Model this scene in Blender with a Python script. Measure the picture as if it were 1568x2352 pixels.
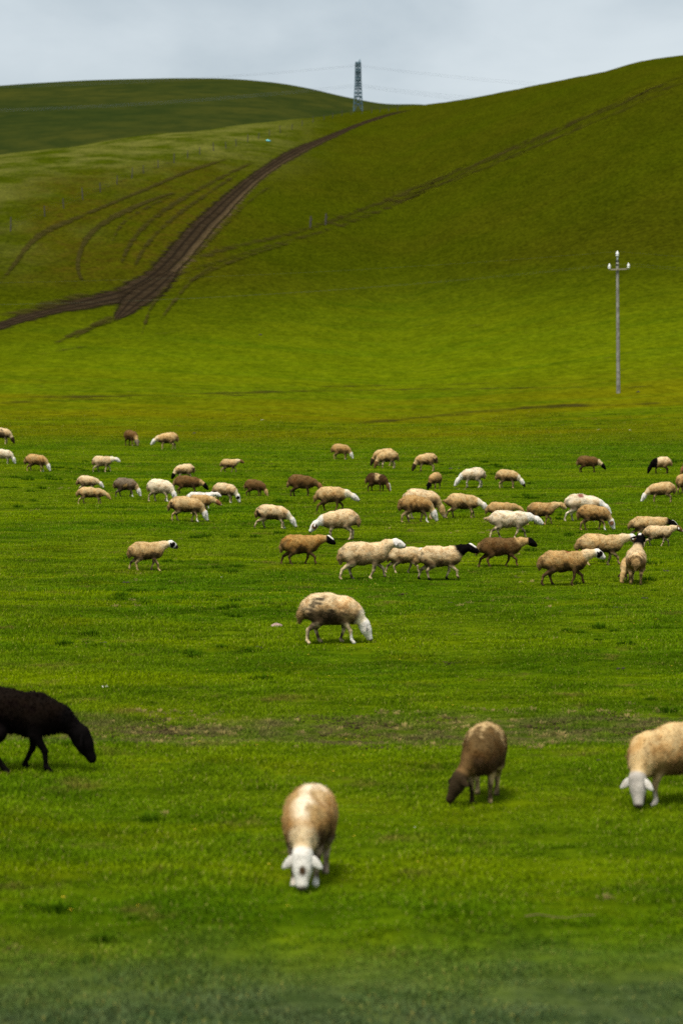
import bpy, bmesh, math, random
import numpy as np
from mathutils import Vector, Matrix
random.seed(7); RNG = np.random.default_rng(11)
for o in list(bpy.data.objects): bpy.data.objects.remove(o)
SC = bpy.context.scene
COL = SC.collection

# ------------------------------------------------------------------ camera
W, H, F = 1568.0, 2352.0, 100.0 / 36.0 * 2352.0      # the photograph's frame, in picture units
CAM_H = 4.0
HORIZON = 845.0
PITCH = math.atan((H / 2 - HORIZON) / F)
cd = bpy.data.cameras.new('camera'); cam = bpy.data.objects.new('camera', cd); COL.objects.link(cam)
cam.location = (0, 0, CAM_H); cam.rotation_euler = (math.pi / 2 - PITCH, 0, 0)
cd.sensor_fit = 'VERTICAL'; cd.sensor_height = 36.0; cd.sensor_width = 24.0; cd.lens = 100.0
cd.clip_start = 0.5; cd.clip_end = 20000.0
cd.dof.use_dof = True; cd.dof.focus_distance = 57.0; cd.dof.aperture_fstop = 2.15; cd.dof.aperture_blades = 8
SC.camera = cam

# ------------------------------------------------------------------ sky, sun, exposure
SUN_EL, SUN_AZ = 66.0, 205.0          # degrees; azimuth clockwise from the viewing direction
world = bpy.data.worlds.new('World'); SC.world = world; world.use_nodes = True
wt = world.node_tree; wt.nodes.clear()
def N(nt, typ, **kw):
    n = nt.nodes.new(typ)
    for k, v in kw.items():
        if k == 'inp':
            for a, b in v.items():
                if hasattr(b, 'is_linked') or isinstance(b, bpy.types.NodeSocket): nt.links.new(b, n.inputs[a])
                else: n.inputs[a].default_value = b
        else: setattr(n, k, v)
    return n
def mixc(nt, fac, a, b, mode='MIX'):
    n = nt.nodes.new('ShaderNodeMix'); n.data_type = 'RGBA'; n.blend_type = mode; n.clamp_factor = True
    for i, v in ((0, fac), (6, a), (7, b)):
        if isinstance(v, bpy.types.NodeSocket): nt.links.new(v, n.inputs[i])
        else: n.inputs[i].default_value = v if i == 0 else (*v, 1) if len(v) == 3 else v
    return n.outputs[2]
def ramp(nt, x, lo, hi, a=0.0, b=1.0):
    n = nt.nodes.new('ShaderNodeMapRange'); n.interpolation_type = 'SMOOTHSTEP'
    nt.links.new(x, n.inputs[0])
    for i, v in ((1, lo), (2, hi), (3, a), (4, b)): n.inputs[i].default_value = v
    return n.outputs[0]
def mth(nt, op, a, b=None):
    n = nt.nodes.new('ShaderNodeMath'); n.operation = op
    for i, v in ((0, a), (1, b)):
        if v is None: continue
        if isinstance(v, bpy.types.NodeSocket): nt.links.new(v, n.inputs[i])
        else: n.inputs[i].default_value = v
    return n.outputs[0]
def noise(nt, vec, scale, detail=4.0, rough=0.55, dist=0.0):
    n = nt.nodes.new('ShaderNodeTexNoise'); n.inputs['Scale'].default_value = scale
    n.inputs['Detail'].default_value = detail; n.inputs['Roughness'].default_value = rough
    n.inputs['Distortion'].default_value = dist
    nt.links.new(vec, n.inputs['Vector']); return n.outputs[0]
def vscale(nt, vec, s):
    n = nt.nodes.new('ShaderNodeVectorMath'); n.operation = 'MULTIPLY'
    nt.links.new(vec, n.inputs[0]); n.inputs[1].default_value = s; return n.outputs[0]

sky = N(wt, 'ShaderNodeTexSky', sky_type='NISHITA', sun_disc=False, sun_elevation=math.radians(SUN_EL),
        sun_rotation=math.radians(SUN_AZ))
tc = N(wt, 'ShaderNodeTexCoord')
cv = vscale(wt, tc.outputs['Generated'], (1.0, 1.0, 1.7))
c1 = noise(wt, cv, 9.0, 7.0, 0.52, 0.3)
c2 = noise(wt, cv, 3.0, 3.0, 0.5)
cl = mth(wt, 'ADD', mth(wt, 'MULTIPLY', c1, 0.6), mth(wt, 'MULTIPLY', c2, 0.4))
cloud = mixc(wt, ramp(wt, cl, 0.30, 0.68), (0.45, 0.535, 0.60), (0.75, 0.825, 0.87))
bg_sky = N(wt, 'ShaderNodeBackground', inp={0: sky.outputs[0], 1: 0.08})
bg_cl = N(wt, 'ShaderNodeBackground', inp={0: cloud, 1: 1.0})
mixs = N(wt, 'ShaderNodeMixShader', inp={0: 0.88, 1: bg_sky.outputs[0], 2: bg_cl.outputs[0]})
wo = N(wt, 'ShaderNodeOutputWorld'); wt.links.new(mixs.outputs[0], wo.inputs[0])
sl = bpy.data.lights.new('sun', 'SUN'); sun = bpy.data.objects.new('sun', sl); COL.objects.link(sun)
sl.energy = 4.9; sl.angle = math.radians(22.0); sl.color = (1.0, 0.94, 0.85)
_az, _el = math.radians(SUN_AZ), math.radians(SUN_EL)
sdir = Vector((math.sin(_az) * math.cos(_el), math.cos(_az) * math.cos(_el), math.sin(_el)))
sun.rotation_euler = sdir.to_track_quat('Z', 'Y').to_euler(); sun.location = sdir * 60
SC.view_settings.view_transform = 'Standard'; SC.view_settings.look = 'None'
SC.view_settings.gamma = 1.0; SC.view_settings.use_curve_mapping = False
SC.view_settings.exposure = 0.0
SC.cycles.use_denoising = False
SC.cycles.max_bounces = 6; SC.cycles.diffuse_bounces = 3; SC.cycles.transparent_max_bounces = 12

# ------------------------------------------------------------------ helpers
def tag(o, label=None, cat=None, group=None, kind=None):
    for k, v in (('label', label), ('category', cat), ('group', group), ('kind', kind)):
        if v: o[k] = v
    return o
def obj(name, mesh, mat=None, parent=None):
    if mat is not None and not mesh.materials: mesh.materials.append(mat)
    o = bpy.data.objects.new(name, mesh); COL.objects.link(o)
    if parent is not None: o.parent = parent
    return o
def empty(name, loc, rz=0.0):
    o = bpy.data.objects.new(name, None); COL.objects.link(o); o.location = loc; o.rotation_euler.z = rz
    o.empty_display_size = 0.3; return o
def mesh_np(name, V, quads=None, tris=None, smooth=True):
    me = bpy.data.meshes.new(name)
    V = np.asarray(V, np.float32); me.vertices.add(len(V)); me.vertices.foreach_set('co', V.ravel())
    loops = []; sizes = []
    if quads is not None and len(quads): loops.append(np.asarray(quads, np.int32).ravel()); sizes.append(np.full(len(quads), 4, np.int32))
    if tris is not None and len(tris): loops.append(np.asarray(tris, np.int32).ravel()); sizes.append(np.full(len(tris), 3, np.int32))
    L = np.concatenate(loops); S = np.concatenate(sizes)
    me.loops.add(len(L)); me.loops.foreach_set('vertex_index', L)
    me.polygons.add(len(S)); me.polygons.foreach_set('loop_start', np.concatenate([[0], np.cumsum(S)[:-1]]).astype(np.int32))
    me.polygons.foreach_set('loop_total', S)
    me.polygons.foreach_set('use_smooth', np.full(len(S), smooth))
    me.update(calc_edges=True); me.validate(); return me
def vcol(me, C, name='Col'):
    a = me.color_attributes.new(name, 'FLOAT_COLOR', 'POINT')
    C = np.asarray(C, np.float32)
    if C.shape[1] == 3: C = np.concatenate([C, np.ones((len(C), 1), np.float32)], 1)
    a.data.foreach_set('color', C.ravel())
def bm_mesh(name, bm, smooth=False):
    me = bpy.data.meshes.new(name); bm.to_mesh(me); bm.free()
    if smooth:
        for p in me.polygons: p.use_smooth = True
    return me
def bar(bm, a, b, w, w2=None, n=4, rot=0.0):
    """a straight bar of n sides from a to b"""
    a, b = Vector(a), Vector(b); d = (b - a)
    if d.length < 1e-6: return
    q = d.to_track_quat('Z', 'Y'); w2 = w if w2 is None else w2
    r1 = [bm.verts.new(a + q @ Vector((math.cos(2 * math.pi * (i + .5) / n + rot) * w, math.sin(2 * math.pi * (i + .5) / n + rot) * w, 0))) for i in range(n)]
    r2 = [bm.verts.new(b + q @ Vector((math.cos(2 * math.pi * (i + .5) / n + rot) * w2, math.sin(2 * math.pi * (i + .5) / n + rot) * w2, 0))) for i in range(n)]
    for i in range(n): bm.faces.new((r1[i], r1[(i + 1) % n], r2[(i + 1) % n], r2[i]))
    bm.faces.new(r1[::-1]); bm.faces.new(r2)
def lathe(bm, prof, n=16, c=(0, 0, 0)):
    rings = [[bm.verts.new((c[0] + r * math.cos(2 * math.pi * i / n), c[1] + r * math.sin(2 * math.pi * i / n), c[2] + z)) for i in range(n)] for r, z in prof]
    for A, B in zip(rings, rings[1:]):
        for i in range(n): bm.faces.new((A[i], A[(i + 1) % n], B[(i + 1) % n], B[i]))
    bm.faces.new(rings[0][::-1]); bm.faces.new(rings[-1])

def pmat(name, rough=0.8):
    m = bpy.data.materials.new(name); m.use_nodes = True; nt = m.node_tree
    b = nt.nodes['Principled BSDF']; b.inputs['Roughness'].default_value = rough
    b.inputs['Specular IOR Level'].default_value = 0.25
    return m, nt, b
def flat_mat(name, c, rough=0.7, metal=0.0, var=0.25, scale=8.0, space='Object'):
    m, nt, b = pmat(name, rough)
    t = N(nt, 'ShaderNodeTexCoord')
    n = noise(nt, t.outputs[space], scale, 5.0, 0.6)
    cc = mixc(nt, ramp(nt, n, 0.3, 0.7), tuple(x * (1 - var) for x in c), tuple(min(1, x * (1 + var)) for x in c))
    nt.links.new(cc, b.inputs['Base Color']); b.inputs['Metallic'].default_value = metal
    bp = N(nt, 'ShaderNodeBump', inp={'Strength': 0.3, 'Distance': 0.02, 'Height': n}); nt.links.new(bp.outputs[0], b.inputs['Normal'])
    return m

# ------------------------------------------------------------------ terrain as a function
def ray(u, v):
    """picture point -> (dx/dy, dz/dy) of its ray from the camera"""
    xc, yc = (u - W / 2) / F, (H / 2 - v) / F
    s, c = math.sin(PITCH), math.cos(PITCH)
    dy = c + yc * s; dz = -s + yc * c
    return xc / dy, dz / dy
def spline(xs, ys):
    xs = np.array(xs, float); ys = np.array(ys, float)
    m = np.gradient(ys, xs)
    def f(x):
        x = np.clip(np.asarray(x, float), xs[0], xs[-1])
        i = np.clip(np.searchsorted(xs, x) - 1, 0, len(xs) - 2)
        h = xs[i + 1] - xs[i]; t = (x - xs[i]) / h
        return (2 * t**3 - 3 * t**2 + 1) * ys[i] + (t**3 - 2 * t**2 + t) * h * m[i] + (-2 * t**3 + 3 * t**2) * ys[i + 1] + (t**3 - t**2) * h * m[i + 1]
    return f
RIDGE = [(-1500, 470, 520), (-700, 430, 600), (0, 357, 700), (300, 318, 800), (540, 290, 900), (740, 267, 1020), (830, 257, 1080), (935, 243, 1120),
         (1000, 238, 1060), (1150, 214, 960), (1300, 184, 880), (1425, 156, 820), (1450, 148, 810), (1568, 128, 770), (1900, 95, 720), (3000, 70, 680)]
_ra = [ray(u, v)[0] for u, v, z in RIDGE]
RE = spline(_ra, [ray(u, v)[1] for u, v, z in RIDGE]); RZ = spline(_ra, [z for u, v, z in RIDGE])
FAR = [(-1500, 320), (-600, 230), (0, 198), (150, 188), (300, 181), (430, 178), (520, 180), (620, 189), (700, 203), (800, 226), (870, 238), (985, 241), (1100, 262), (1400, 330), (2200, 380)]
FE = spline([ray(u, v)[0] for u, v in FAR], [ray(u, v)[1] for u, v in FAR])
_w = [(RNG.uniform(0.3, 1.0), RNG.uniform(0, 6.28), RNG.uniform(0, 6.28)) for _ in range(24)]
def undul(x, y, wave):
    z = 0.0
    for k in range(6):
        L = wave * (1.7 ** (-k * 0.6)); a, th, ph = _w[k + (6 if wave > 30 else 0)]
        z = z + (0.62 ** k) * np.sin(2 * np.pi / L * (x * np.cos(th) + y * np.sin(th)) + ph)
    return z / 2.6
def smooth(x, a, b):
    t = np.clip((x - a) / (b - a), 0, 1); return t * t * (3 - 2 * t)
T0 = 150.0
def lift_t(x, y):
    ys = np.maximum(y, 20.0); a = x / ys
    zr = RZ(a); r = np.sqrt((ys - T0) ** 2 + 30.0 ** 2)
    t = (r + ys - T0) / 2 / (zr - T0) - 0.004
    return a, zr, np.maximum(t, 0)
def ground(x, y):
    x = np.asarray(x, float); y = np.asarray(y, float)
    a, zr, t = lift_t(x, y)
    S = np.where(t < 1, np.sin(np.pi / 2 * np.minimum(t, 1)), 1 - 1.3 * (t - 1) ** 2)
    L = (RE(a) + CAM_H / zr) * S
    h = np.maximum(y, 20) * L
    h = np.where(t > 1, np.maximum(h, 12.0), h)
    hill = smooth(y, 170, 420)
    h = h + undul(x, y, 9.0) * 0.035 * (1 - hill) * smooth(y, 0, 30) + undul(x, y, 70.0) * (0.04 + 0.55 * hill)
    h = h - 0.10 * smooth(y, 30.0, 31.2) * (1 - smooth(y, 33.0, 42.0)) + 0.0 * x
    h = h + 0.06 * np.exp(-((y - 20.3 - 0.5 * np.sin(x * 0.6)) / 0.7) ** 2)
    return h
def hit(u, v):
    """where the ray of picture point (u, v) meets the ground"""
    a, e = ray(u, v)
    lo, hi = 12.0, 2600.0
    for n in (700, 40, 20):
        Y = np.geomspace(lo, hi, n); d = CAM_H + e * Y - ground(a * Y, Y)
        if not (d < 0).any():
            y = float(RZ(a)) - 6; break
        i = max(1, int(np.argmax(d < 0))); lo, hi = Y[i - 1], Y[i]
        y = Y[i - 1] + (Y[i] - Y[i - 1]) * np.clip(d[i - 1] / (d[i - 1] - d[i] + 1e-12), 0, 1)
    return Vector((a * y, y, float(ground(a * y, y))))

# ------------------------------------------------------------------ grass colours
def grass_color(nt, blades=False):
    g = N(nt, 'ShaderNodeNewGeometry'); P = g.outputs['Position']
    sep = N(nt, 'ShaderNodeSeparateXYZ', inp={0: P}); Y = sep.outputs[1]
    Pf = vscale(nt, P, (1.0, 1.0, 0.0))
    n1 = noise(nt, Pf, 0.11, 4.0, 0.6, 0.3); n2 = noise(nt, Pf, 0.55, 5.0, 0.6, 0.2); n3 = noise(nt, Pf, 3.2, 4.0, 0.6)
    n0 = noise(nt, Pf, 0.012, 4.0, 0.6)
    c = mixc(nt, ramp(nt, n1, 0.35, 0.65), (0.068, 0.132, 0.0024), (0.118, 0.168, 0.0030))
    c = mixc(nt, ramp(nt, n2, 0.52, 0.72, 0, 0.6), c, (0.135, 0.155, 0.002))
    c = mixc(nt, ramp(nt, n3, 0.30, 0.55, 0.6, 0.0), c, (0.040, 0.082, 0.0014))
    nq = noise(nt, vscale(nt, P, (0.6, 1.0, 0.0)), 0.95, 4.0, 0.65, 0.3)
    c = mixc(nt, ramp(nt, nq, 0.36, 0.58), mixc(nt, 1.0, c, (0.66, 0.72, 0.75), 'MULTIPLY'), c)
    c = mixc(nt, ramp(nt, nq, 0.56, 0.70, 0.0, 0.55), c, (0.150, 0.180, 0.004))
    nearw = ramp(nt, Y, 215.0, 320.0, 1.0, 0.0)
    ns = noise(nt, vscale(nt, P, (0.10, 1.0, 0.0)), 0.42, 5.0, 0.62, 0.4)
    c = mixc(nt, mth(nt, 'MULTIPLY', nearw, ramp(nt, ns, 0.33, 0.48, 0.5, 0.0)), c, (0.038, 0.070, 0.001))
    c = mixc(nt, mth(nt, 'MULTIPLY', nearw, ramp(nt, ns, 0.53, 0.66, 0.0, 0.7)), c, (0.140, 0.190, 0.001))
    far0 = ramp(nt, Y, 215.0, 330.0, 1.0, 0.0)
    n4 = noise(nt, vscale(nt, P, (1.0, 1.0, 0.0)), 0.9, 6.0, 0.65)
    c = mixc(nt, ramp(nt, n4, 0.57, 0.72, 0, 0.8), c, (0.122, 0.096, 0.020))       # thin, trodden turf
    # dry band along the low bank
    wob = mth(nt, 'ADD', Y, mth(nt, 'MULTIPLY', mth(nt, 'SUBTRACT', n2, 0.5), 3.0))
    band = mth(nt, 'MULTIPLY', ramp(nt, wob, 29.9, 30.6), ramp(nt, wob, 32.2, 34.0, 1.0, 0.0))
    band = mth(nt, 'MULTIPLY', band, ramp(nt, noise(nt, Pf, 1.6, 5.0, 0.7), 0.42, 0.62, 0.15, 1.0))
    c = mixc(nt, mth(nt, 'MULTIPLY', band, 0.8), c, (0.115, 0.088, 0.040))
    # grey-green veil of a blurred near edge, painted into the nearest turf
    veil = ramp(nt, mth(nt, 'ADD', Y, mth(nt, 'MULTIPLY', mth(nt, 'SUBTRACT', n2, 0.5), 2.6)), 17.2, 20.2, 0.9, 0.0)
    c = mixc(nt, veil, c, mixc(nt, ramp(nt, n3, 0.35, 0.65), (0.046, 0.074, 0.028), (0.072, 0.098, 0.044)))
    # browner grazing beyond the flock
    br = mth(nt, 'MULTIPLY', ramp(nt, Y, 132.0, 160.0), ramp(nt, Y, 185.0, 240.0, 1.0, 0.25))
    nb = noise(nt, vscale(nt, P, (0.35, 1.0, 0.0)), 0.07, 5.0, 0.65)
    c = mixc(nt, mth(nt, 'MULTIPLY', br, ramp(nt, nb, 0.34, 0.62, 0.05, 0.8)), c, (0.152, 0.134, 0.002))
    foot = mth(nt, 'MULTIPLY', ramp(nt, Y, 205.0, 232.0), ramp(nt, Y, 300.0, 400.0, 1.0, 0.0))
    c = mixc(nt, mth(nt, 'MULTIPLY', foot, ramp(nt, noise(nt, vscale(nt, P, (0.05, 1.0, 0.0)), 0.11, 4.0, 0.6), 0.3, 0.6, 0.1, 0.6)), c, (0.118, 0.148, 0.0015))
    if not blades:
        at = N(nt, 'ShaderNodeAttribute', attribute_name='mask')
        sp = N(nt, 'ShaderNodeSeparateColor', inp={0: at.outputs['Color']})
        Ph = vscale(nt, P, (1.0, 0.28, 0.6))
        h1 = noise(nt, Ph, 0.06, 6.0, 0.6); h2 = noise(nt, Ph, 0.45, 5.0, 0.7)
        hill = mixc(nt, ramp(nt, h1, 0.35, 0.65), (0.033, 0.0395, 0.0014), (0.043, 0.0450, 0.0018))  # drier olive turf, darkened to paint in cloud shade on the slopes
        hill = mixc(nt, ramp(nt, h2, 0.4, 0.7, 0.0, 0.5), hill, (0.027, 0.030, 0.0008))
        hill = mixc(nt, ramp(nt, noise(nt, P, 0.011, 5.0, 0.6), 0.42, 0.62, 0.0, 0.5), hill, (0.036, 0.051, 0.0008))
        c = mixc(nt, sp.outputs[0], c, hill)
        pale = mixc(nt, ramp(nt, noise(nt, vscale(nt, P, (1, 0.35, 1)), 0.09, 6.0, 0.62), 0.38, 0.62), (0.038, 0.054, 0.002), (0.115, 0.114, 0.024))
        c = mixc(nt, sp.outputs[1], c, pale)
        rust = mixc(nt, ramp(nt, h2, 0.4, 0.65), (0.048, 0.047, 0.002), (0.056, 0.038, 0.004))
        c = mixc(nt, mth(nt, 'MULTIPLY', sp.outputs[2], ramp(nt, h1, 0.3, 0.6)), c, rust)
        # crawl-scale speckle of separate tussocks
        sk = noise(nt, Ph, 1.7, 4.0, 0.78)
        c = mixc(nt, ramp(nt, sk, 0.3, 0.7), mixc(nt, 1.0, c, (0.60, 0.62, 0.6), 'MULTIPLY'), mixc(nt, 0.16, c, (0.15, 0.17, 0.002)), 'MIX')
        c = mixc(nt, ramp(nt, noise(nt, Ph, 0.30, 5.0, 0.7), 0.36, 0.60), mixc(nt, 1.0, c, (0.80, 0.82, 0.82), 'MULTIPLY'), c)
    return c, P

# ground sheet
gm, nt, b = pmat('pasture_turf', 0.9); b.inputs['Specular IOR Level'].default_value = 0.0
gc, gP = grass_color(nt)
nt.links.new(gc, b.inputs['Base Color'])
nbp = noise(nt, gP, 2.2, 6.0, 0.7)
bp = N(nt, 'ShaderNodeBump', inp={'Strength': 0.8, 'Distance': 0.25, 'Height': nbp}); nt.links.new(bp.outputs[0], b.inputs['Normal'])
def build_ground():
    ys = np.concatenate([np.linspace(-60, 10, 15)[:-1], np.geomspace(10, 3000, 860)])
    bs = np.linspace(-0.55, 0.55, 281)
    Yg, Bg = np.meshgrid(ys, bs, indexing='ij'); Xg = (Yg + 90) * Bg
    Zg = ground(Xg, Yg)
    V = np.stack([Xg, Yg, Zg], -1).reshape(-1, 3)
    n, m = Yg.shape; i = np.arange(n * m).reshape(n, m)
    q = np.stack([i[:-1, :-1], i[:-1, 1:], i[1:, 1:], i[1:, :-1]], -1).reshape(-1, 4)
    me = mesh_np('pasture', V, q)
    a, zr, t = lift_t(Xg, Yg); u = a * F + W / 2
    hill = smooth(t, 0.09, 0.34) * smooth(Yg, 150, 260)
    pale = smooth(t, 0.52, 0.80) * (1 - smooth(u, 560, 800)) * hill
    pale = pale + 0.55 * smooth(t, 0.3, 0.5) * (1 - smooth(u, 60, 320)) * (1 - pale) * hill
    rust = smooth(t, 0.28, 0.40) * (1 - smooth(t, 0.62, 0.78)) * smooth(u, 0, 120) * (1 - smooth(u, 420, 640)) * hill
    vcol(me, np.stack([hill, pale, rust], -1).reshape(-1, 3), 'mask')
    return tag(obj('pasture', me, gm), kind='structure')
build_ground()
# the hill behind, cloud shade painted into its turf colour
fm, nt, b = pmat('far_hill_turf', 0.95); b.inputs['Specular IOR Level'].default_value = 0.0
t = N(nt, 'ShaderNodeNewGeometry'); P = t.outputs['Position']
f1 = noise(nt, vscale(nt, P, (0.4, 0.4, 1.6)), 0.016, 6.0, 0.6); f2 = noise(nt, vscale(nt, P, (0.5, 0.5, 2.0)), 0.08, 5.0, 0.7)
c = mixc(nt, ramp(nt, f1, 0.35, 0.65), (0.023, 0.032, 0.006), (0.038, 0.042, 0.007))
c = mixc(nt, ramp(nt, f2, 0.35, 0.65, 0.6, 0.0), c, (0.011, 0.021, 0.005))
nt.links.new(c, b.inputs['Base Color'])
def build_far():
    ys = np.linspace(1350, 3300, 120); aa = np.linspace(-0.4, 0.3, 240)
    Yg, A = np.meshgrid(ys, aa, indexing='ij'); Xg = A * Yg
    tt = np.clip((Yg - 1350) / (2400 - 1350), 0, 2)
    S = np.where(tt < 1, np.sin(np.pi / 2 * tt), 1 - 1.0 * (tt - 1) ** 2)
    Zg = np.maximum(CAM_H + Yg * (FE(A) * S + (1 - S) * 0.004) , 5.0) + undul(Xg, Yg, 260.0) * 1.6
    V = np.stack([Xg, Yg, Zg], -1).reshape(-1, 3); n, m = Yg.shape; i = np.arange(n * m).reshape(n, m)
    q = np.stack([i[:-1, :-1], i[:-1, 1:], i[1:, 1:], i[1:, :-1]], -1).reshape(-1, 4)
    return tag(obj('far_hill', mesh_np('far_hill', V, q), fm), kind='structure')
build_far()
# ------------------------------------------------------------------ grass blades on the plain
def blade_clump(nb, rad, seed):
    r = np.random.default_rng(seed); V = []; T = []; C = []
    for k in range(nb):
        th, rr = r.uniform(0, 6.283), rad * math.sqrt(r.uniform()); x, y = rr * math.cos(th), rr * math.sin(th)
        hgt = r.uniform(0.016, 0.050) * (1.0 if r.uniform() < 0.93 else 1.7); w = r.uniform(0.0035, 0.007)
        az = r.uniform(0, 6.283); lean = r.uniform(0.1, 0.9) * hgt; dx, dy = math.cos(az) * lean, math.sin(az) * lean
        px, py = -math.sin(az + r.uniform(-1, 1)) * w, math.cos(az + r.uniform(-1, 1)) * w
        i = len(V); br = r.uniform(1.3, 2.0); dry = 1.0 if r.uniform() < 0.04 else 0.0
        V += [(x - px, y - py, -0.01), (x + px, y + py, -0.01), (x + dx * .35 + px * .8, y + dy * .35 + py * .8, hgt * .6), (x + dx * .35 - px * .8, y + dy * .35 - py * .8, hgt * .6), (x + dx, y + dy, hgt)]
        T += [(i, i + 1, i + 2), (i, i + 2, i + 3), (i + 3, i + 2, i + 4)]
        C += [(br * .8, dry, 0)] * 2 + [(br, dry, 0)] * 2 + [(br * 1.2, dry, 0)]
    me = mesh_np('grass_clump', V, None, T, smooth=False); vcol(me, C, 'Col'); return me
bmx = bpy.data.materials.new('grass_blade'); bmx.use_nodes = True; nt = bmx.node_tree; nt.nodes.clear()
c, P = grass_color(nt, True)
at = N(nt, 'ShaderNodeAttribute', attribute_name='Col'); sp = N(nt, 'ShaderNodeSeparateColor', inp={0: at.outputs['Color']})
c = mixc(nt, mth(nt, 'MULTIPLY', sp.outputs[1], 0.75), c, (0.24, 0.21, 0.05))
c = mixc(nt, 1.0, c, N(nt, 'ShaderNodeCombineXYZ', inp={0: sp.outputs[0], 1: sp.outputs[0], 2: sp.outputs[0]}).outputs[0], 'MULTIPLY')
d1 = N(nt, 'ShaderNodeBsdfDiffuse', inp={0: c}); d2 = N(nt, 'ShaderNodeBsdfTranslucent', inp={0: c})
mx = N(nt, 'ShaderNodeMixShader', inp={0: 0.38, 1: d1.outputs[0], 2: d2.outputs[0]})
ou = N(nt, 'ShaderNodeOutputMaterial'); nt.links.new(mx.outputs[0], ou.inputs[0])
def scatter(name, clump_mesh, pts, scl, mat):
    src = bpy.data.objects.new(name + '_clump', clump_mesh)
    if not clump_mesh.materials: clump_mesh.materials.append(mat)
    me = bpy.data.meshes.new(name); n = len(pts); me.vertices.add(n); me.vertices.foreach_set('co', np.asarray(pts, np.float32).ravel())
    a = me.attributes.new('rot', 'FLOAT_VECTOR', 'POINT'); r = np.zeros((n, 3), np.float32); r[:, 2] = RNG.uniform(0, 6.283, n); a.data.foreach_set('vector', r.ravel())
    a = me.attributes.new('scl', 'FLOAT_VECTOR', 'POINT'); a.data.foreach_set('vector', np.asarray(scl, np.float32).ravel())
    o = obj(name, me)
    ng = bpy.data.node_groups.new(name + '_scatter', 'GeometryNodeTree')
    ng.interface.new_socket('Geometry', in_out='INPUT', socket_type='NodeSocketGeometry')
    ng.interface.new_socket('Geometry', in_out='OUTPUT', socket_type='NodeSocketGeometry')
    gi = ng.nodes.new('NodeGroupInput'); go = ng.nodes.new('NodeGroupOutput')
    ip = ng.nodes.new('GeometryNodeInstanceOnPoints'); oi = ng.nodes.new('GeometryNodeObjectInfo'); oi.inputs['Object'].default_value = src
    oi.inputs['As Instance'].default_value = True
    for nm, sock in (('rot', 'Rotation'), ('scl', 'Scale')):
        na = ng.nodes.new('GeometryNodeInputNamedAttribute'); na.data_type = 'FLOAT_VECTOR'; na.inputs['Name'].default_value = nm
        ng.links.new(na.outputs[0], ip.inputs[sock])
    ng.links.new(gi.outputs[0], ip.inputs['Points']); ng.links.new(oi.outputs['Geometry'], ip.inputs['Instance']); ng.links.new(ip.outputs[0], go.inputs[0])
    md = o.modifiers.new('scatter', 'NODES'); md.node_group = ng
    return o
def grass_points():
    pts = []; scl = []
    for y0, y1, dens, s in ((14, 40, 46, 1.0), (40, 70, 30, 1.15), (70, 110, 16, 1.5), (110, 150, 9, 1.9), (150, 195, 6, 2.2)):
        n = int(dens * 0.5 * ((0.29 * y1 + 5) + (0.29 * y0 + 5)) * (y1 - y0))
        y = np.sqrt(RNG.uniform(y0 ** 2, y1 ** 2, n)); x = (RNG.uniform(-.5, .5, n)) * (0.29 * y + 5)
        z = ground(x, y)
        patch = np.clip(0.5 + 0.75 * undul(x * 1.0, y, 1.9) + 0.55 * undul(x * .5 + 40, y + 13, 7.0), 0, 1.5)
        bare = np.exp(-((y - 31.7) / 1.2) ** 2)
        keep = (RNG.uniform(size=n) > 0.25 * bare) & (RNG.uniform(size=n) > smooth(y, 115, 190))
        sz = s * (0.40 + 0.85 * patch) * (1 - 0.15 * bare) * RNG.uniform(0.8, 1.2, n)
        zs = sz / (s ** 0.45)
        p = np.stack([x, y, z], -1)[keep]; pts.append(p); scl.append(np.stack([sz ** .5 * s ** .5, sz ** .5 * s ** .5, zs], -1)[keep])
    return np.concatenate(pts), np.concatenate(scl)
gp, gs = grass_points()
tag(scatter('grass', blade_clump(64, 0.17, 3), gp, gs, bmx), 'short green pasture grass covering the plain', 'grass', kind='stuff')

def sparse(n, y0, y1, wave, thr, ox):
    y = np.sqrt(RNG.uniform(y0 ** 2, y1 ** 2, n)); x = RNG.uniform(-.5, .5, n) * (0.29 * y + 5)
    k = undul(x + ox, y * .8 + ox, wave) + .4 * undul(x * 2 + ox, y + 7, 5.0) > thr
    x, y = x[k], y[k]; s = RNG.uniform(.5, 1.3, len(x)) * (y / 40.0) ** .25
    return np.stack([x, y, ground(x, y)], -1), np.stack([s, s, s], -1)
def tint_mat(name, c0, c1):
    m = bpy.data.materials.new(name); m.use_nodes = True; nt = m.node_tree; nt.nodes.clear()
    g = N(nt, 'ShaderNodeNewGeometry'); c = mixc(nt, noise(nt, g.outputs['Position'], 1.5, 4.0, .6), c0, c1)
    d1 = N(nt, 'ShaderNodeBsdfDiffuse', inp={0: c}); d2 = N(nt, 'ShaderNodeBsdfTranslucent', inp={0: c})
    mx = N(nt, 'ShaderNodeMixShader', inp={0: 0.35, 1: d1.outputs[0], 2: d2.outputs[0]}); nt.links.new(mx.outputs[0], N(nt, 'ShaderNodeOutputMaterial').inputs[0]); return m
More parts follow.
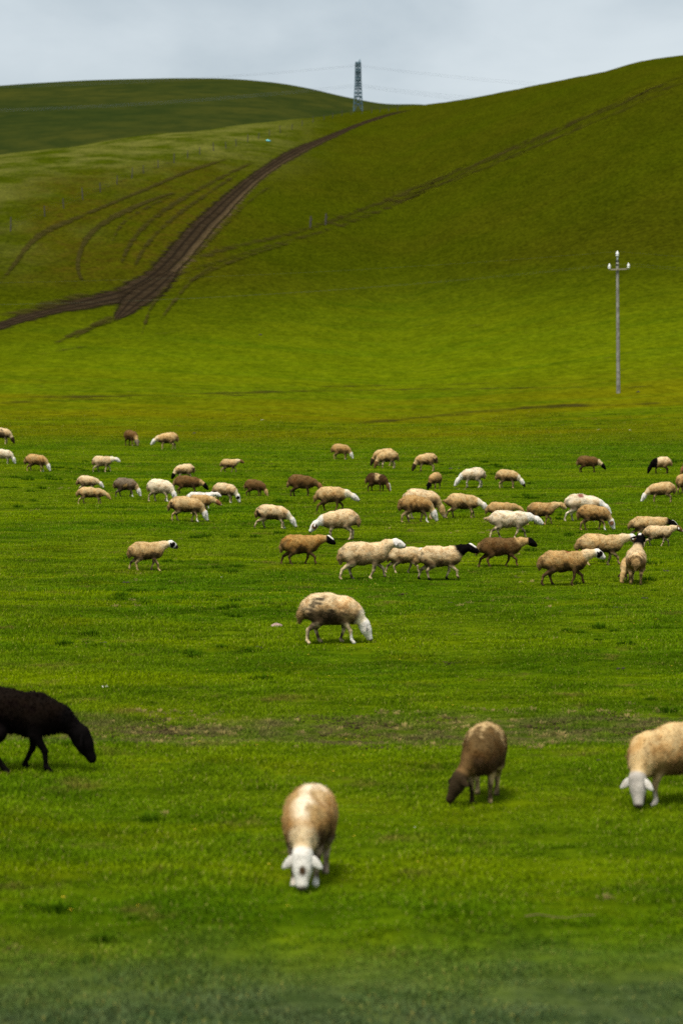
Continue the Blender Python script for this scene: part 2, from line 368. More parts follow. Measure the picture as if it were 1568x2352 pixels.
def tuft(nb, rad, h0, h1, seed, w=.006):
    r = np.random.default_rng(seed); V = []; T = []
    for k in range(nb):
        th, rr = r.uniform(0, 6.283), rad * r.uniform() ** .7; x, y = rr * math.cos(th), rr * math.sin(th); hgt = r.uniform(h0, h1) * (1.15 - rr / rad * .6)
        az = th + r.uniform(-.7, .7); le = hgt * r.uniform(.3, 1.1); i = len(V)
        px, py = -math.sin(az) * w, math.cos(az) * w; dx, dy = math.cos(az) * le, math.sin(az) * le
        V += [(x - px, y - py, -.01), (x + px, y + py, -.01), (x + dx * .4 + px, y + dy * .4 + py, hgt * .7), (x + dx * .4 - px, y + dy * .4 - py, hgt * .7), (x + dx, y + dy, hgt)]
        T += [(i, i + 1, i + 2), (i, i + 2, i + 3), (i + 3, i + 2, i + 4)]
    return mesh_np('tuft', V, None, T, smooth=False)
p_, s_ = sparse(2600, 17, 120, 8.0, .42, 30.0)
tag(scatter('grass_tussocks', tuft(70, .13, .05, .11, 21), p_, s_, tint_mat('tussock_blade', (.040, .098, .002), (.072, .135, .004))), 'darker taller grass tussocks dotted over the pasture', 'grass', kind='stuff')
p_, s_ = sparse(2200, 17, 95, 6.0, .50, 90.0)
q_ = sparse(700, 29.8, 34.0, 3.0, -.2, 12.0); p_ = np.concatenate([p_, q_[0]]); s_ = np.concatenate([s_, q_[1]])
tag(scatter('dead_grass', tuft(26, .09, .015, .045, 33, .005), p_, s_, tint_mat('straw_blade', (.26, .20, .06), (.40, .32, .12))), 'pale wisps of dead grass scattered through the turf', 'grass', kind='stuff')
p_, s_ = sparse(1100, 24, 120, 7.0, .55, 150.0)
q_ = sparse(700, 29.8, 33.6, 3.0, -.1, 52.0); p_ = np.concatenate([p_, q_[0]]); s_ = np.concatenate([s_, q_[1]])
tag(scatter('bare_litter', tuft(60, .22, .006, .02, 35, .012), p_, s_, tint_mat('litter', (.085, .060, .022), (.12, .095, .045))), 'brown trodden leaf litter in thin spots of the turf', 'litter', kind='stuff')

# ------------------------------------------------------------------ dirt road and tyre tracks, draped on the slope
def dirt_mat(name, c0, c1, ruts=False, thin=False):
    m = bpy.data.materials.new(name); m.use_nodes = True; nt = m.node_tree; b = nt.nodes['Principled BSDF']
    b.inputs['Roughness'].default_value = 0.95; b.inputs['Specular IOR Level'].default_value = 0.0
    g = N(nt, 'ShaderNodeNewGeometry'); P = g.outputs['Position']
    at = N(nt, 'ShaderNodeAttribute', attribute_name='strip'); sp = N(nt, 'ShaderNodeSeparateColor', inp={0: at.outputs['Color']})
    across, cov, light = sp.outputs[0], sp.outputs[1], sp.outputs[2]
    n = noise(nt, P, 0.35, 6.0, 0.65); n2 = noise(nt, P, 0.03, 3.0, 0.5)
    c = mixc(nt, ramp(nt, n, 0.35, 0.65), c0, c1)
    if ruts:
        wv = mth(nt, 'ADD', mth(nt, 'MULTIPLY', across, 34.0), mth(nt, 'MULTIPLY', mth(nt, 'SUBTRACT', n2, 0.5), 3.0))
        rt = ramp(nt, mth(nt, 'SINE', wv), 0.0, 0.9)
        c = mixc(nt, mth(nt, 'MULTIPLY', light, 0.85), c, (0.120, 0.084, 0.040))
        c = mixc(nt, mth(nt, 'MULTIPLY', rt, 0.8), c, (0.011, 0.008, 0.005))
        c = mixc(nt, ramp(nt, noise(nt, P, 0.9, 4.0, 0.7), 0.45, 0.65, 0.0, 0.5), c, (0.012, 0.009, 0.006))
    nt.links.new(c, b.inputs['Base Color'])
    al = mth(nt, 'ADD', cov, mth(nt, 'MULTIPLY', mth(nt, 'SUBTRACT', noise(nt, P, 0.28 if not thin else 0.22, 6.0, 0.75), 0.5), 2.1 if not thin else 2.2))
    nt.links.new(ramp(nt, al, 0.30, 0.95 if thin else 0.95, 0.0, 0.85 if thin else 1.0), b.inputs['Alpha'])
    bp = N(nt, 'ShaderNodeBump', inp={'Strength': 0.6, 'Distance': 0.3, 'Height': n}); nt.links.new(bp.outputs[0], b.inputs['Normal'])
    return m
ROAD = dirt_mat('road_dirt', (0.020, 0.0135, 0.007), (0.038, 0.026, 0.014), ruts=True)
TRACK = dirt_mat('track_dirt', (0.027, 0.024, 0.005), (0.046, 0.038, 0.009), thin=True)
_strip_n = [0]
def strip(name, pts, mat, lightside=None, cov=1.0, n_across=8, step=10.0):
    """pts: (u, v, half width in picture units) down the middle of the track"""
    pts = np.array(pts, float)
    d = np.concatenate([[0], np.cumsum(np.hypot(*np.diff(pts[:, :2], axis=0).T))]); s = np.arange(0, d[-1], step); s = np.append(s, d[-1])
    f = [spline(d, pts[:, k]) for k in range(pts.shape[1])]
    P = np.stack([g(s) for g in f], -1)
    C = np.array([list(hit(u, v)) for u, v in P[:, :2]])
    tg = np.gradient(C, axis=0); tg[:, 2] = 0; tg /= np.linalg.norm(tg, axis=1)[:, None] + 1e-9
    nr = np.stack([tg[:, 1], -tg[:, 0]], -1)
    # ground half width from the picture width: measured across the track
    pt = np.gradient(P[:, :2], axis=0); pt /= np.linalg.norm(pt, axis=1)[:, None] + 1e-9
    hw = []
    for k in range(len(s)):
        a = np.array(hit(P[k, 0] - pt[k, 1] * P[k, 2], P[k, 1] + pt[k, 0] * P[k, 2])); b2 = np.array(hit(P[k, 0] + pt[k, 1] * P[k, 2], P[k, 1] - pt[k, 0] * P[k, 2]))
        hw.append(min(0.5 * abs(np.dot((a - b2)[:2], nr[k])), 20))
    hw = np.array(hw); hw = np.convolve(np.pad(hw, 2, 'edge'), np.ones(5) / 5, 'valid')
    _strip_n[0] += 1; off = 0.08 + 0.007 * _strip_n[0]
    V = []; A = []
    for j in range(n_across + 1):
        w = j / n_across * 2 - 1
        xy = C[:, :2] + nr * (hw * w * 1.35)[:, None]
        V.append(np.concatenate([xy, (ground(xy[:, 0], xy[:, 1]) + off * (0.12 + 0.88 * smooth(xy[:, 1], 220, 330)))[:, None]], 1))
        c = np.clip((1 - abs(w)) * 1.5, 0, 1) * cov * np.minimum(1, np.minimum(s / (0.12 * d[-1]) + 0.35, (d[-1] - s) / (0.12 * d[-1]) + 0.35))
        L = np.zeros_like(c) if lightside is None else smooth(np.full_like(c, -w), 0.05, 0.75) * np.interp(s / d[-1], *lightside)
        A.append(np.stack([np.full_like(c, j / n_across), c, L], -1))
    V = np.stack(V, 1); A = np.stack(A, 1); n, m = V.shape[:2]; i = np.arange(n * m).reshape(n, m)
    q = np.stack([i[:-1, :-1], i[:-1, 1:], i[1:, 1:], i[1:, :-1]], -1).reshape(-1, 4)
    me = mesh_np(name, V.reshape(-1, 3), q); vcol(me, A.reshape(-1, 3), 'strip')
    return tag(obj(name, me, mat), kind='structure')
def z7(l): return [(x * .625, 122.5 + y * .625, w * .625) for x, y, w in l]
strip('dirt_road', z7([(1530, 203, 4), (1420, 229, 5), (1310, 266, 7), (1230, 300, 10), (1150, 334, 15), (1060, 378, 22), (980, 428, 22), (900, 490, 29), (830, 556, 38),
                       (760, 625, 48), (700, 690, 54), (645, 755, 54), (585, 815, 50), (510, 862, 42), (420, 897, 36), (320, 920, 30), (210, 942, 24), (100, 972, 18), (0, 1002, 17), (-180, 1050, 20)]),
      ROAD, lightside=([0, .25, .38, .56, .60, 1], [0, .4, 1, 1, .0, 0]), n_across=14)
strip('dirt_patch', z7([(640, 800, 16), (575, 855, 44), (510, 905, 52), (465, 945, 34), (425, 985, 10)]), ROAD, n_across=10, step=5)
strip('dirt_patch', z7([(330, 880, 14), (240, 910, 22), (120, 945, 18), (0, 970, 12)]), TRACK, cov=.7, step=6)
for p, cv in (([(600, 795, 9), (720, 757, 9), (830, 720, 8), (960, 690, 7), (1150, 640, 7), (1330, 576, 7), (1568, 480, 7), (1900, 345, 6), (2200, 215, 5), (2560, 60, 4)], .55),
              ([(560, 850, 7), (720, 792, 7), (850, 752, 6), (980, 712, 6), (1190, 655, 6), (1370, 590, 6), (1600, 492, 6), (1950, 352, 5), (2250, 225, 5), (2560, 90, 4)], .45),
              ([(1100, 662, 26), (1330, 590, 26), (1568, 492, 24), (1900, 352, 22), (2200, 222, 18), (2540, 80, 14)], .36),
              ([(310, 850, 5), (288, 800, 6), (300, 720, 7), (330, 670, 9), (390, 620, 9), (470, 578, 8), (540, 547, 5), (650, 510, 3)], .95),
              ([(0, 850, 6), (60, 770, 7), (110, 703, 8), (170, 657, 9), (250, 620, 7), (330, 587, 5), (430, 545, 5), (540, 500, 5), (680, 440, 5), (850, 383, 4)], .85),
              ([(410, 700, 5), (440, 640, 6), (520, 580, 6), (640, 520, 5)], .55),
              ([(440, 790, 6), (470, 720, 7), (520, 650, 8), (590, 590, 8), (680, 530, 7), (800, 465, 6), (940, 395, 5)], .7),
              ([(490, 800, 6), (530, 720, 7), (590, 650, 7), (660, 590, 7), (760, 520, 6), (880, 440, 5)], .65),
              ([(-60, 700, 5), (40, 645, 5), (150, 600, 5), (280, 545, 6), (400, 490, 6), (520, 440, 5), (700, 375, 3)], .25),
              ([(205, 1068, 5), (260, 1040, 7), (330, 1010, 7), (420, 968, 8)], .75), ([(270, 1052, 4), (340, 1012, 5), (430, 978, 6)], .65),
              ([(590, 985, 5), (640, 915, 6), (700, 845, 6), (800, 770, 5)], .6), ([(520, 1040, 5), (555, 940, 6), (620, 850, 6)], .6),
              ([(690, 845, 6), (800, 790, 6), (950, 735, 5), (1100, 690, 4)], .55), ([(640, 800, 6), (720, 740, 7), (800, 660, 7), (900, 560, 6), (1020, 470, 4)], .45)):
    strip('tyre_track', z7([(x, y, w * (1.4 if w < 12 else 1.1)) for x, y, w in p]), TRACK, cov=min(1.0, cv * .85 + .18), n_across=4)
for p, cv in (([(-60, 913, 3), (200, 911, 3.5), (400, 906, 4), (784, 897, 3), (1100, 893, 3), (1400, 889, 3), (1640, 886, 3)], .5),
              ([(-60, 927, 3), (250, 917, 3), (600, 907, 3)], .45),
              ([(784, 978, 4), (900, 966, 5), (1040, 953, 6), (1160, 941, 5), (1400, 929, 5), (1640, 922, 4)], .6),
              ([(700, 889, 2), (900, 886, 3), (1150, 880, 2)], .5), ([(60, 820, 3), (250, 788, 3), (430, 760, 2)], .4), ([(560, 749, 2), (1050, 752, 3), (1400, 750, 2)], .35)):
    strip('tyre_track', p, TRACK, cov=cv, n_across=4, step=14)

# ------------------------------------------------------------------ utility pole and its wires
CONC = flat_mat('pole_concrete', (0.21, 0.20, 0.175), 0.9, var=0.4, scale=3.0)
STEEL = flat_mat('galvanised_steel', (0.30, 0.32, 0.32), 0.5, 0.3, scale=2.0)
DARK = flat_mat('dark_band', (0.03, 0.03, 0.03), 0.6)
PORC = flat_mat('white_porcelain', (0.78, 0.78, 0.76), 0.25, var=0.05)
RUST = flat_mat('arm_steel', (0.28, 0.24, 0.18), 0.7)
DWIRE = flat_mat('line_wire_grey', (0.10, 0.11, 0.06), 0.6)
WIRE = flat_mat('wire_aluminium', (0.42, 0.42, 0.40), 0.5)
pb = hit(1419, 903); sc = F / pb.y; ph = (903 - 588) / sc
pole = tag(empty('utility_pole', pb), 'tall grey concrete utility pole with white insulators, standing alone at the foot of the hill', 'utility pole')
lean = -4.0 / sc
def pz(v): return (903 - v) / sc
def px(v): return lean * pz(v) / ph
bm = bmesh.new()
n = 18
rings = []
for k in range(12):
    z = -0.4 + (pz(602) + 0.4) * k / 11; r = 0.140 - 0.050 * k / 11
    rings.append([bm.verts.new((px(903 - z * sc) + r * math.cos(6.2832 * i / n), r * math.sin(6.2832 * i / n), z)) for i in range(n)])
for A, B in zip(rings, rings[1:]):
    for i in range(n): bm.faces.new((A[i], A[(i + 1) % n], B[(i + 1) % n], B[i]))
bm.faces.new(rings[-1]); obj('shaft', bm_mesh('shaft', bm, True), CONC, pole)
bm = bmesh.new(); bar(bm, (px(602), 0, pz(603)), (px(590), 0, pz(590)), 0.055, n=10); obj('top_pin', bm_mesh('top_pin', bm, True), STEEL, pole)
for v in (601, 609):
    bm = bmesh.new(); lathe(bm, [(0.11, -0.05), (0.115, 0), (0.11, 0.05)], 16, (px(v), 0, pz(v))); obj('band', bm_mesh('band', bm), DARK, pole)
armv = 620
bm = bmesh.new(); bar(bm, (px(armv) - 20 / sc, -.16, pz(620.5)), (px(armv) + 21.5 / sc, -.16, pz(619)), 0.06, n=4); obj('crossarm', bm_mesh('crossarm', bm), RUST, pole)
ins = []
for (u, v, s) in ((1415, 588, 1.15), (1396.5, 617, 1.0), (1440, 615.5, 1.0)):
    x = (u - 1419) / sc; z = pz(v); yo = 0 if s > 1.1 else -.16
    bm = bmesh.new(); R = 0.112 * s
    lathe(bm, [(.03, -.12), (.10 * s, -.10), (R * .8, -.04), (R * .5, -.02), (R, .02), (R * .75, .10), (R * .4, .17), (R * .36, .22), (R * .2, .25)], 16, (x, yo, z + .06))
    i = obj('insulator', bm_mesh('insulator', bm, True), PORC, pole)
    bm = bmesh.new(); bar(bm, (x, yo, z - .16), (x, yo, z + .0), .02, n=8); obj('pin', bm_mesh('pin', bm), STEEL, i)
    ins.append(pb + Vector((x, yo, z + .27)))
def cable(name, pts, r, mat, label, group, nseg=None):
    bm = bmesh.new(); rings = []
    for k, p in enumerate(pts):
        rings.append([bm.verts.new((p[0], p[1] + r * math.cos(2.0944 * i), p[2] + r * math.sin(2.0944 * i))) for i in range(3)])
    for A, B in zip(rings, rings[1:]):
        for i in range(3): bm.faces.new((A[i], A[(i + 1) % 3], B[(i + 1) % 3], B[i]))
    return tag(obj(name, bm_mesh(name, bm), mat), label, 'wire', group)
def span(p, q, sag, n=40):
    return [p.lerp(q, k / n) - Vector((0, 0, 4 * sag * (k / n) * (1 - k / n))) for k in range(n + 1)]
for p, sg, lb in zip(ins, (1.55, 2.2, 2.2), ('uppermost thin wire running from the top insulator of the grey pole across the hill',
                                      'lower thin wire running from the left insulator of the grey pole across the hill',
                                      'lower thin wire running from the right insulator of the grey pole across the hill')):
    A = p + Vector((-88, 0, -1.2)); B = p + Vector((60, 0, -0.5))
    cable('overhead_wire', span(A, p, sg) + span(p, B, 1.2)[1:], 0.0036, DWIRE, lb, 'wires on the utility pole')

# ------------------------------------------------------------------ lattice pylon in the saddle
PYL = flat_mat('pylon_steel', (0.085, 0.145, 0.175), 0.6, 0.2, scale=0.5)
pp = hit(822, 256.5); ps = F / pp.y; PHt = 118 / ps
pyl = tag(empty('transmission_pylon', pp), 'grey steel lattice pylon standing in the saddle between the hills', 'pylon')
def hwid(z):
    t = z / PHt
    return (10.2 - 3.6 * min(t / .55, 1) - 0.9 * max(0, t - .55) / .45) / ps
lv = [0, .15, .285, .36, .44, .50, .545, .60, .665, .71, .76, .81, .87, .93]
cor = [(-1, -1), (1, -1), (1, 1), (-1, 1)]
MW = 0.16
for cx, cy in cor:
    bm = bmesh.new()
    for z0, z1 in zip(lv, lv[1:]):
        bar(bm, (cx * hwid(z0 * PHt), cy * hwid(z0 * PHt), z0 * PHt), (cx * hwid(z1 * PHt), cy * hwid(z1 * PHt), z1 * PHt), MW * 1.2)
    obj('leg', bm_mesh('leg', bm), PYL, pyl)
bm = bmesh.new()
for k, (z0, z1) in enumerate(zip(lv, lv[1:])):
    a, b_ = hwid(z0 * PHt), hwid(z1 * PHt)
    for i in range(4):
        c0, c1 = cor[i], cor[(i + 1) % 4]
        p0, p1 = (c0[0] * a, c0[1] * a, z0 * PHt), (c1[0] * a, c1[1] * a, z0 * PHt)
        q0, q1 = (c0[0] * b_, c0[1] * b_, z1 * PHt), (c1[0] * b_, c1[1] * b_, z1 * PHt)
        if k == 0:
            bar(bm, p0, tuple((Vector(q0) + Vector(q1)) / 2), MW * .8); bar(bm, p1, tuple((Vector(q0) + Vector(q1)) / 2), MW * .8)
        else:
            bar(bm, p0, q1, MW * .7); bar(bm, p1, q0, MW * .7)
    gb = bmesh.new()
    for i in range(4):
        q0, q1 = [(c[0] * b_, c[1] * b_, z1 * PHt) for c in (cor[i], cor[(i + 1) % 4])]; bar(gb, q0, q1, MW * (1.5 if k in (1, 2, 6, 9, 10) else .9))
    obj('girt', bm_mesh('girt', gb), PYL, pyl)
obj('bracing', bm_mesh('bracing', bm), PYL, pyl)
# cross-arms run along the line of sight, so they show end-on
for zc, ln in ((.60, 4.2), (.755, 5.4), (.90, 3.6)):
    bm = bmesh.new(); w = hwid(zc * PHt) * .9; h = .9
    for sy in (-1, 1):
        tip = (0, sy * (w + ln), zc * PHt)
        for sx in (-1, 1):
            bar(bm, (sx * w, sy * w, zc * PHt), tip, MW * .8); bar(bm, (sx * w, sy * w, zc * PHt + h), tip, MW * .8)
        bar(bm, (-w, sy * w, zc * PHt + h), (w, sy * w, zc * PHt + h), MW)
    obj('crossarm', bm_mesh('crossarm', bm), PYL, pyl)
for sx, z1 in ((-1, .955), (1, 1.0)):
    bm = bmesh.new(); w = hwid(.93 * PHt)
    for sy in (-1, 1):
        bar(bm, (sx * w, sy * w, .93 * PHt), (sx * w * .8, 0, z1 * PHt), MW); bar(bm, (sx * w * .15, sy * w, .93 * PHt), (sx * w * .6, 0, z1 * PHt), MW)
    obj('peak', bm_mesh('peak', bm), PYL, pyl)
PW = flat_mat('line_wire', (0.12, 0.14, 0.16), 0.6)
def sky_pt(u, v, y):
    a, e = ray(u, v); return Vector((a * y, y, CAM_H + e * y))
yv = pp.y
for vt, vl, vr, yo, lb in ((149, 197, 190, -2.0, 'topmost line wire strung from the pylon tip across the sky'), (152, 201, 196, 2.0, 'second line wire just under the topmost one at the pylon tip'),
                           (193, 252, 226, -4.0, 'upper of the three line wires at the middle of the pylon'), (196, 254, 232, 0.0, 'middle one of the three line wires at the middle of the pylon'), (199, 257, 238, 4.0, 'lowest of the three line wires at the middle of the pylon')):
    p = sky_pt(822, vt, yv + yo)
    L = sky_pt(-60, vl, yv + 40 + yo); R = sky_pt(1230, vr, yv + 60 + yo) if vt < 160 else sky_pt(1180, vr + 4, yv + 50 + yo)
    cable('line_wire', span(L, p, 1.6) + span(p, R, .5)[1:], 0.022, PW, lb, 'wires on the pylon')

# ------------------------------------------------------------------ wire fence along the ridge
WOOD = flat_mat('fence_wood', (0.060, 0.052, 0.042), 0.9, scale=3.0)
fx = [(40, 645), (165, 590), (235, 560), (305, 528), (370, 500), (430, 472), (485, 450), (528, 432), (582, 412), (640, 393), (690, 375), (735, 362), (785, 350), (830, 341), (868, 331), (910, 317), (950, 306), (990, 294), (1030, 282), (1073, 270), (1110, 258), (1150, 247), (1190, 236), (1222, 228), (1256, 221), (1290, 217), (1330, 213), (1365, 210), (1396, 207), (1428, 204), (1460, 201)]
fp = [hit(x * .625, 122.5 + y * .625 + 6) for x, y in fx]
fence = tag(empty('wire_fence', fp[12]), 'thin wire fence on short wooden posts climbing the left slope to the pylon', 'fence')
pmesh = None
for i, p in enumerate(fp):
    hh = 1.75 if i % 3 else 2.2
    if pmesh is None:
        bm = bmesh.new(); bar(bm, (0, 0, -.2), (0, 0, 1.9), .11, .09, n=6); pmesh = bm_mesh('post', bm); pmesh.materials.append(WOOD)
    o = obj('post', pmesh, None, fence); o.location = p - fp[12]; o.scale = (1.0 + .2 * random.random(), 1, hh / 1.9); o.rotation_euler = (random.uniform(-.06, .06), random.uniform(-.08, .08), 0)
bm = bmesh.new()
for z in (.5, 1.0, 1.5):
    for p, q in zip(fp, fp[1:]):
        bar(bm, p - fp[12] + Vector((0, 0, z)), q - fp[12] + Vector((0, 0, z)), .004, n=3)
obj('fence_wire', bm_mesh('fence_wire', bm), WOOD, fence)
gp_ = [hit(x * .625, 122.5 + y * .625) for x, y in ((1140, 640), (1196, 630))]
for p, lb in zip(gp_, ('left one of two short dark posts beside the hillside track', 'right one of two short dark posts beside the hillside track')):
    bm = bmesh.new(); bar(bm, (0, 0, -.2), (.12, 0, 2.1), .20, .16, n=6); bar(bm, (-.15, 0, .9), (.4, 0, 1.5), .10, n=5)
    tag(obj('marker_post', bm_mesh('marker_post', bm), WOOD), lb, 'post', 'posts beside the hillside track').location = p
# ------------------------------------------------------------------ sheep
CORN = np.array([(i, j, k) for i in (0, 1) for j in (0, 1) for k in (0, 1)])
EDG = [(a, b) for a in range(8) for b in range(a + 1, 8) if np.abs(CORN[a] - CORN[b]).sum() == 1]
def surface_nets(D, org, h):
    c = [D[i:D.shape[0] - 1 + i, j:D.shape[1] - 1 + j, k:D.shape[2] - 1 + k] for i, j, k in CORN]
    neg = sum((x < 0).astype(np.int8) for x in c); act = (neg > 0) & (neg < 8)
    idx = np.full(act.shape, -1, np.int64); ii = np.argwhere(act); idx[act] = np.arange(len(ii))
    cv = [x[act] for x in c]; acc = np.zeros((len(ii), 3)); cnt = np.zeros(len(ii))
    for a, b in EDG:
        s = (cv[a] < 0) != (cv[b] < 0); t = np.where(s, cv[a] / np.where(s, cv[a] - cv[b], 1), 0)
        acc += np.where(s[:, None], CORN[a] + t[:, None] * (CORN[b] - CORN[a]), 0); cnt += s
    V = org + (ii + acc / cnt[:, None]) * h
    Q = []
    for ax in range(3):
        sl0 = [slice(None)] * 3; sl1 = [slice(None)] * 3; sl0[ax] = slice(0, -1); sl1[ax] = slice(1, None)
        A = D[tuple(sl0)] < 0; B = D[tuple(sl1)] < 0
        o1, o2 = (ax + 1) % 3, (ax + 2) % 3
        for s, flip in ((A & ~B, False), (~A & B, True)):
            e = np.argwhere(s); e = e[(e[:, o1] > 0) & (e[:, o2] > 0) & (e[:, o1] < D.shape[o1] - 1) & (e[:, o2] < D.shape[o2] - 1)]
            p = []
            for d1, d2 in ((-1, -1), (0, -1), (0, 0), (-1, 0)):
                f = e.copy(); f[:, o1] += d1; f[:, o2] += d2; p.append(idx[f[:, 0], f[:, 1], f[:, 2]])
            q = np.stack(p if not flip else p[::-1], -1); Q.append(q)
    return V, np.concatenate(Q)
def smin(a, b, k):
    h = np.maximum(k - np.abs(a - b), 0) / k; return np.minimum(a, b) - h * h * k * .25
def cone(P, a, b, ra, rb, ys=1.0):
    a = np.array(a, np.float32); b = np.array(b, np.float32); S = np.array((1, ys, 1), np.float32)
    Q = (P - a) * S; d = (b - a) * S
    t = np.clip(Q @ d / max(1e-9, float(d @ d)), 0, 1)
    return np.linalg.norm(Q - t[:, None] * d, axis=1) - (ra + (rb - ra) * t)

POSE = {   # poll (back of the head) and muzzle, before stretching
    'graze': ((.50, 0, .285), (.575, 0, .075)), 'graze2': ((.57, 0, .30), (.68, 0, .10)), 'nip': ((.60, 0, .40), (.72, 0, .235)),
    'low': ((.66, 0, .53), (.80, 0, .415)), 'walk': ((.625, 0, .70), (.775, 0, .605)), 'up': ((.585, 0, .785), (.745, 0, .715)),
    'reach': ((.58, 0, .33), (.675, 0, .125)),
    'level': ((.655, 0, .655), (.80, 0, .545))}
GAIT = {   # forward swing of the feet: front near, front far, hind near, hind far
    'stand': (.0, .04, -.04, .05), 'step': (.10, -.07, -.09, .08), 'walk': (-.10, .16, -.15, .10), 'walk2': (.14, -.11, .08, -.17), 'still': (.02, .0, .0, .03), 'amble': (.10, -.13, .25, .02), 'lunge': (.04, .12, -.20, .06)}
def joints(sp):
    L = sp.get('L', 1.0); R = random.Random(sp['seed']); fat = sp.get('fat', .95); ty = sp.get('turn', 0.0)
    poll, muz = [np.array(p, float) for p in POSE[sp['pose']]]
    dx = (L - 1) * .27; poll[0] += dx; muz[0] += dx
    rise = sp.get('rise', 0.0); poll[2] += rise; muz[2] += rise
    if ty:
        c0 = np.array((.22 * L, 0)); ca, sa = math.cos(ty), math.sin(ty)
        for p, k in ((poll, 1.0), (muz, 1.25)):
            v = p[:2] - c0; a = ty * k; p[:2] = c0 + np.array((v[0] * math.cos(a) - v[1] * math.sin(a), v[0] * math.sin(a) + v[1] * math.cos(a)))
    g = [x + R.uniform(-.025, .025) for x in GAIT[sp['gait']]]
    dn_ = .035 if sp['pose'] in ('graze', 'graze2', 'nip', 'reach') else 0.0
    T = [((-.29 * L, 0, .540), (-.08 * L, 0, .52), .192 * fat, .216 * fat, 1.12), ((-.08 * L, 0, .52), (.20 * L, 0, .525 - dn_), .216 * fat, .186 * fat, 1.14),
         ((.20 * L, 0, .515 - dn_), (.285 * L, 0, .50 - dn_), .178, .140, 1.15), ((-.29 * L, 0, .545), (-.405 * L, 0, .515), .178, .122, 1.0)]
    nb = np.array((.235 * L, 0, .56 - 1.4 * dn_)); mid = nb * .5 + poll * .5 + np.array((0, 0, .03 if sp['pose'] in ('walk', 'up', 'level') else .045))
    hd = (muz - poll); hl = np.linalg.norm(hd); hd /= hl
    nbk = poll - hd * .0
    kn_ = sp.get('nk', 1.0); es_ = 0
    NK = [(nb, mid, .150 * kn_, .106 * kn_, 1.15), (mid, nbk, .106 * kn_, .070, 1.1)]
    up = np.array((-hd[2], 0, hd[0])) if abs(ty) < 1e-3 else None
    side = np.array((-math.sin(ty * 1.25), math.cos(ty * 1.25), 0)); up = np.cross(hd, side); up /= np.linalg.norm(up)
    hw_ = sp.get('hw', 1.10)
    HD = [(poll, poll + hd * .09 - up * .006, .074 * hw_, .068 * hw_, 1.02), (poll + hd * .09 - up * .006, muz, .064 * hw_, .042 * hw_, 1.0), (poll + hd * .03 - up * .045, poll + hd * .13 - up * .03, .05, .038, 1.3),
          (poll + hd * .07 + up * .03, poll + hd * .15 + up * .012, .042, .032, 1.2)]
    tl = R.uniform(-.02, .03)
    TL = [((-.46 * L, 0, .55), (-.515 * L - tl, 0, .44), .075, .062, .75), ((-.515 * L - tl, 0, .44), (-.525 * L - 2 * tl, 0, .335), .060, .022, .9)]
    if sp.get('tailout'): TL = [((-.46 * L, 0, .55), (-.54 * L, 0, .52), .06, .05, .9), ((-.54 * L, 0, .52), (-.62 * L, 0, .53), .045, .025, 1)]
    LG = []
    for s, d in ((-1, g[0]), (1, g[1])):       # -1 is the side nearest when facing right
        y = .092 * s; ox = .205 * L; lift = .055 if d > .13 else 0.0
        sh, el, kn, ft, hf = (ox, y * 1.1, .44), (ox - .015 + d * .10, y * 1.15, .335), (ox + .02 + d * .58 + lift * .5, y, .195 + lift * .4), (ox - .005 + d * .95, y * .95, .062 + lift), (ox + .025 + d * (.98 if not lift else .9), y * .95, .022 + lift)
        LG += [(sh, el, .086, .054, 1.25), (el, kn, .047, .028, 1), (kn, ft, .027, .0205, 1), (ft, hf, .0215, .029, 1)]
    for s, d in ((-1, g[2]), (1, g[3])):
        y = .10 * s; ox = -.315 * L
        hp, st, hk, ft, hf = (ox, y * .9, .47), (ox + .085 + d * .25, y * 1.2, .345), (ox - .055 + d * .62, y * 1.05, .218), (ox - .045 + d * .98, y, .062), (ox - .015 + d, y, .022)
        LG += [(hp, st, .132, .080, 1.1), (st, hk, .068, .030, 1), (hk, ft, .030, .022, 1), (ft, hf, .023, .030, 1)]
    return T, NK, HD, TL, LG, poll, muz, hd, up, side
def fields(P, J, wn=None):
    T, NK, HD, TL, LG = J[:5]
    def grp(G, k):
        d = None
        for a, b, ra, rb, ys in G:
            c = cone(P, a, b, ra, rb, ys); d = c if d is None else smin(d, c, k)
        return d
    dt = grp(T, .10); dn = grp(NK, .05); dh = grp(HD, .03); dtl = grp(TL, .04)
    dl = None
    for i in range(4):
        c = grp(LG[4 * i:4 * i + 4], .018); dl = c if dl is None else np.minimum(dl, c)
    return dt, dn, dh, dtl, dl
def wool(P, seed):
    r = np.random.default_rng(seed); d = np.zeros(len(P), np.float32)
    for wl, am, n in ((.30, .005, 4), (.11, .0032, 7), (.055, .002, 9)):
        for _ in range(n):
            k = r.normal(size=3); k *= 2 * np.pi / wl / np.linalg.norm(k); d += am / n ** .5 * np.sin(P @ k.astype(np.float32) + r.uniform(0, 6.28)).astype(np.float32)
    return d
def noise3(P, seed, wl, n=8):
    r = np.random.default_rng(seed); d = np.zeros(len(P))
    for _ in range(n):
        k = r.normal(size=3); k *= 2 * np.pi / (wl * r.uniform(.6, 1.6)) / np.linalg.norm(k); d += np.sin(P @ k + r.uniform(0, 6.28))
    return d / n ** .5 * 1.2

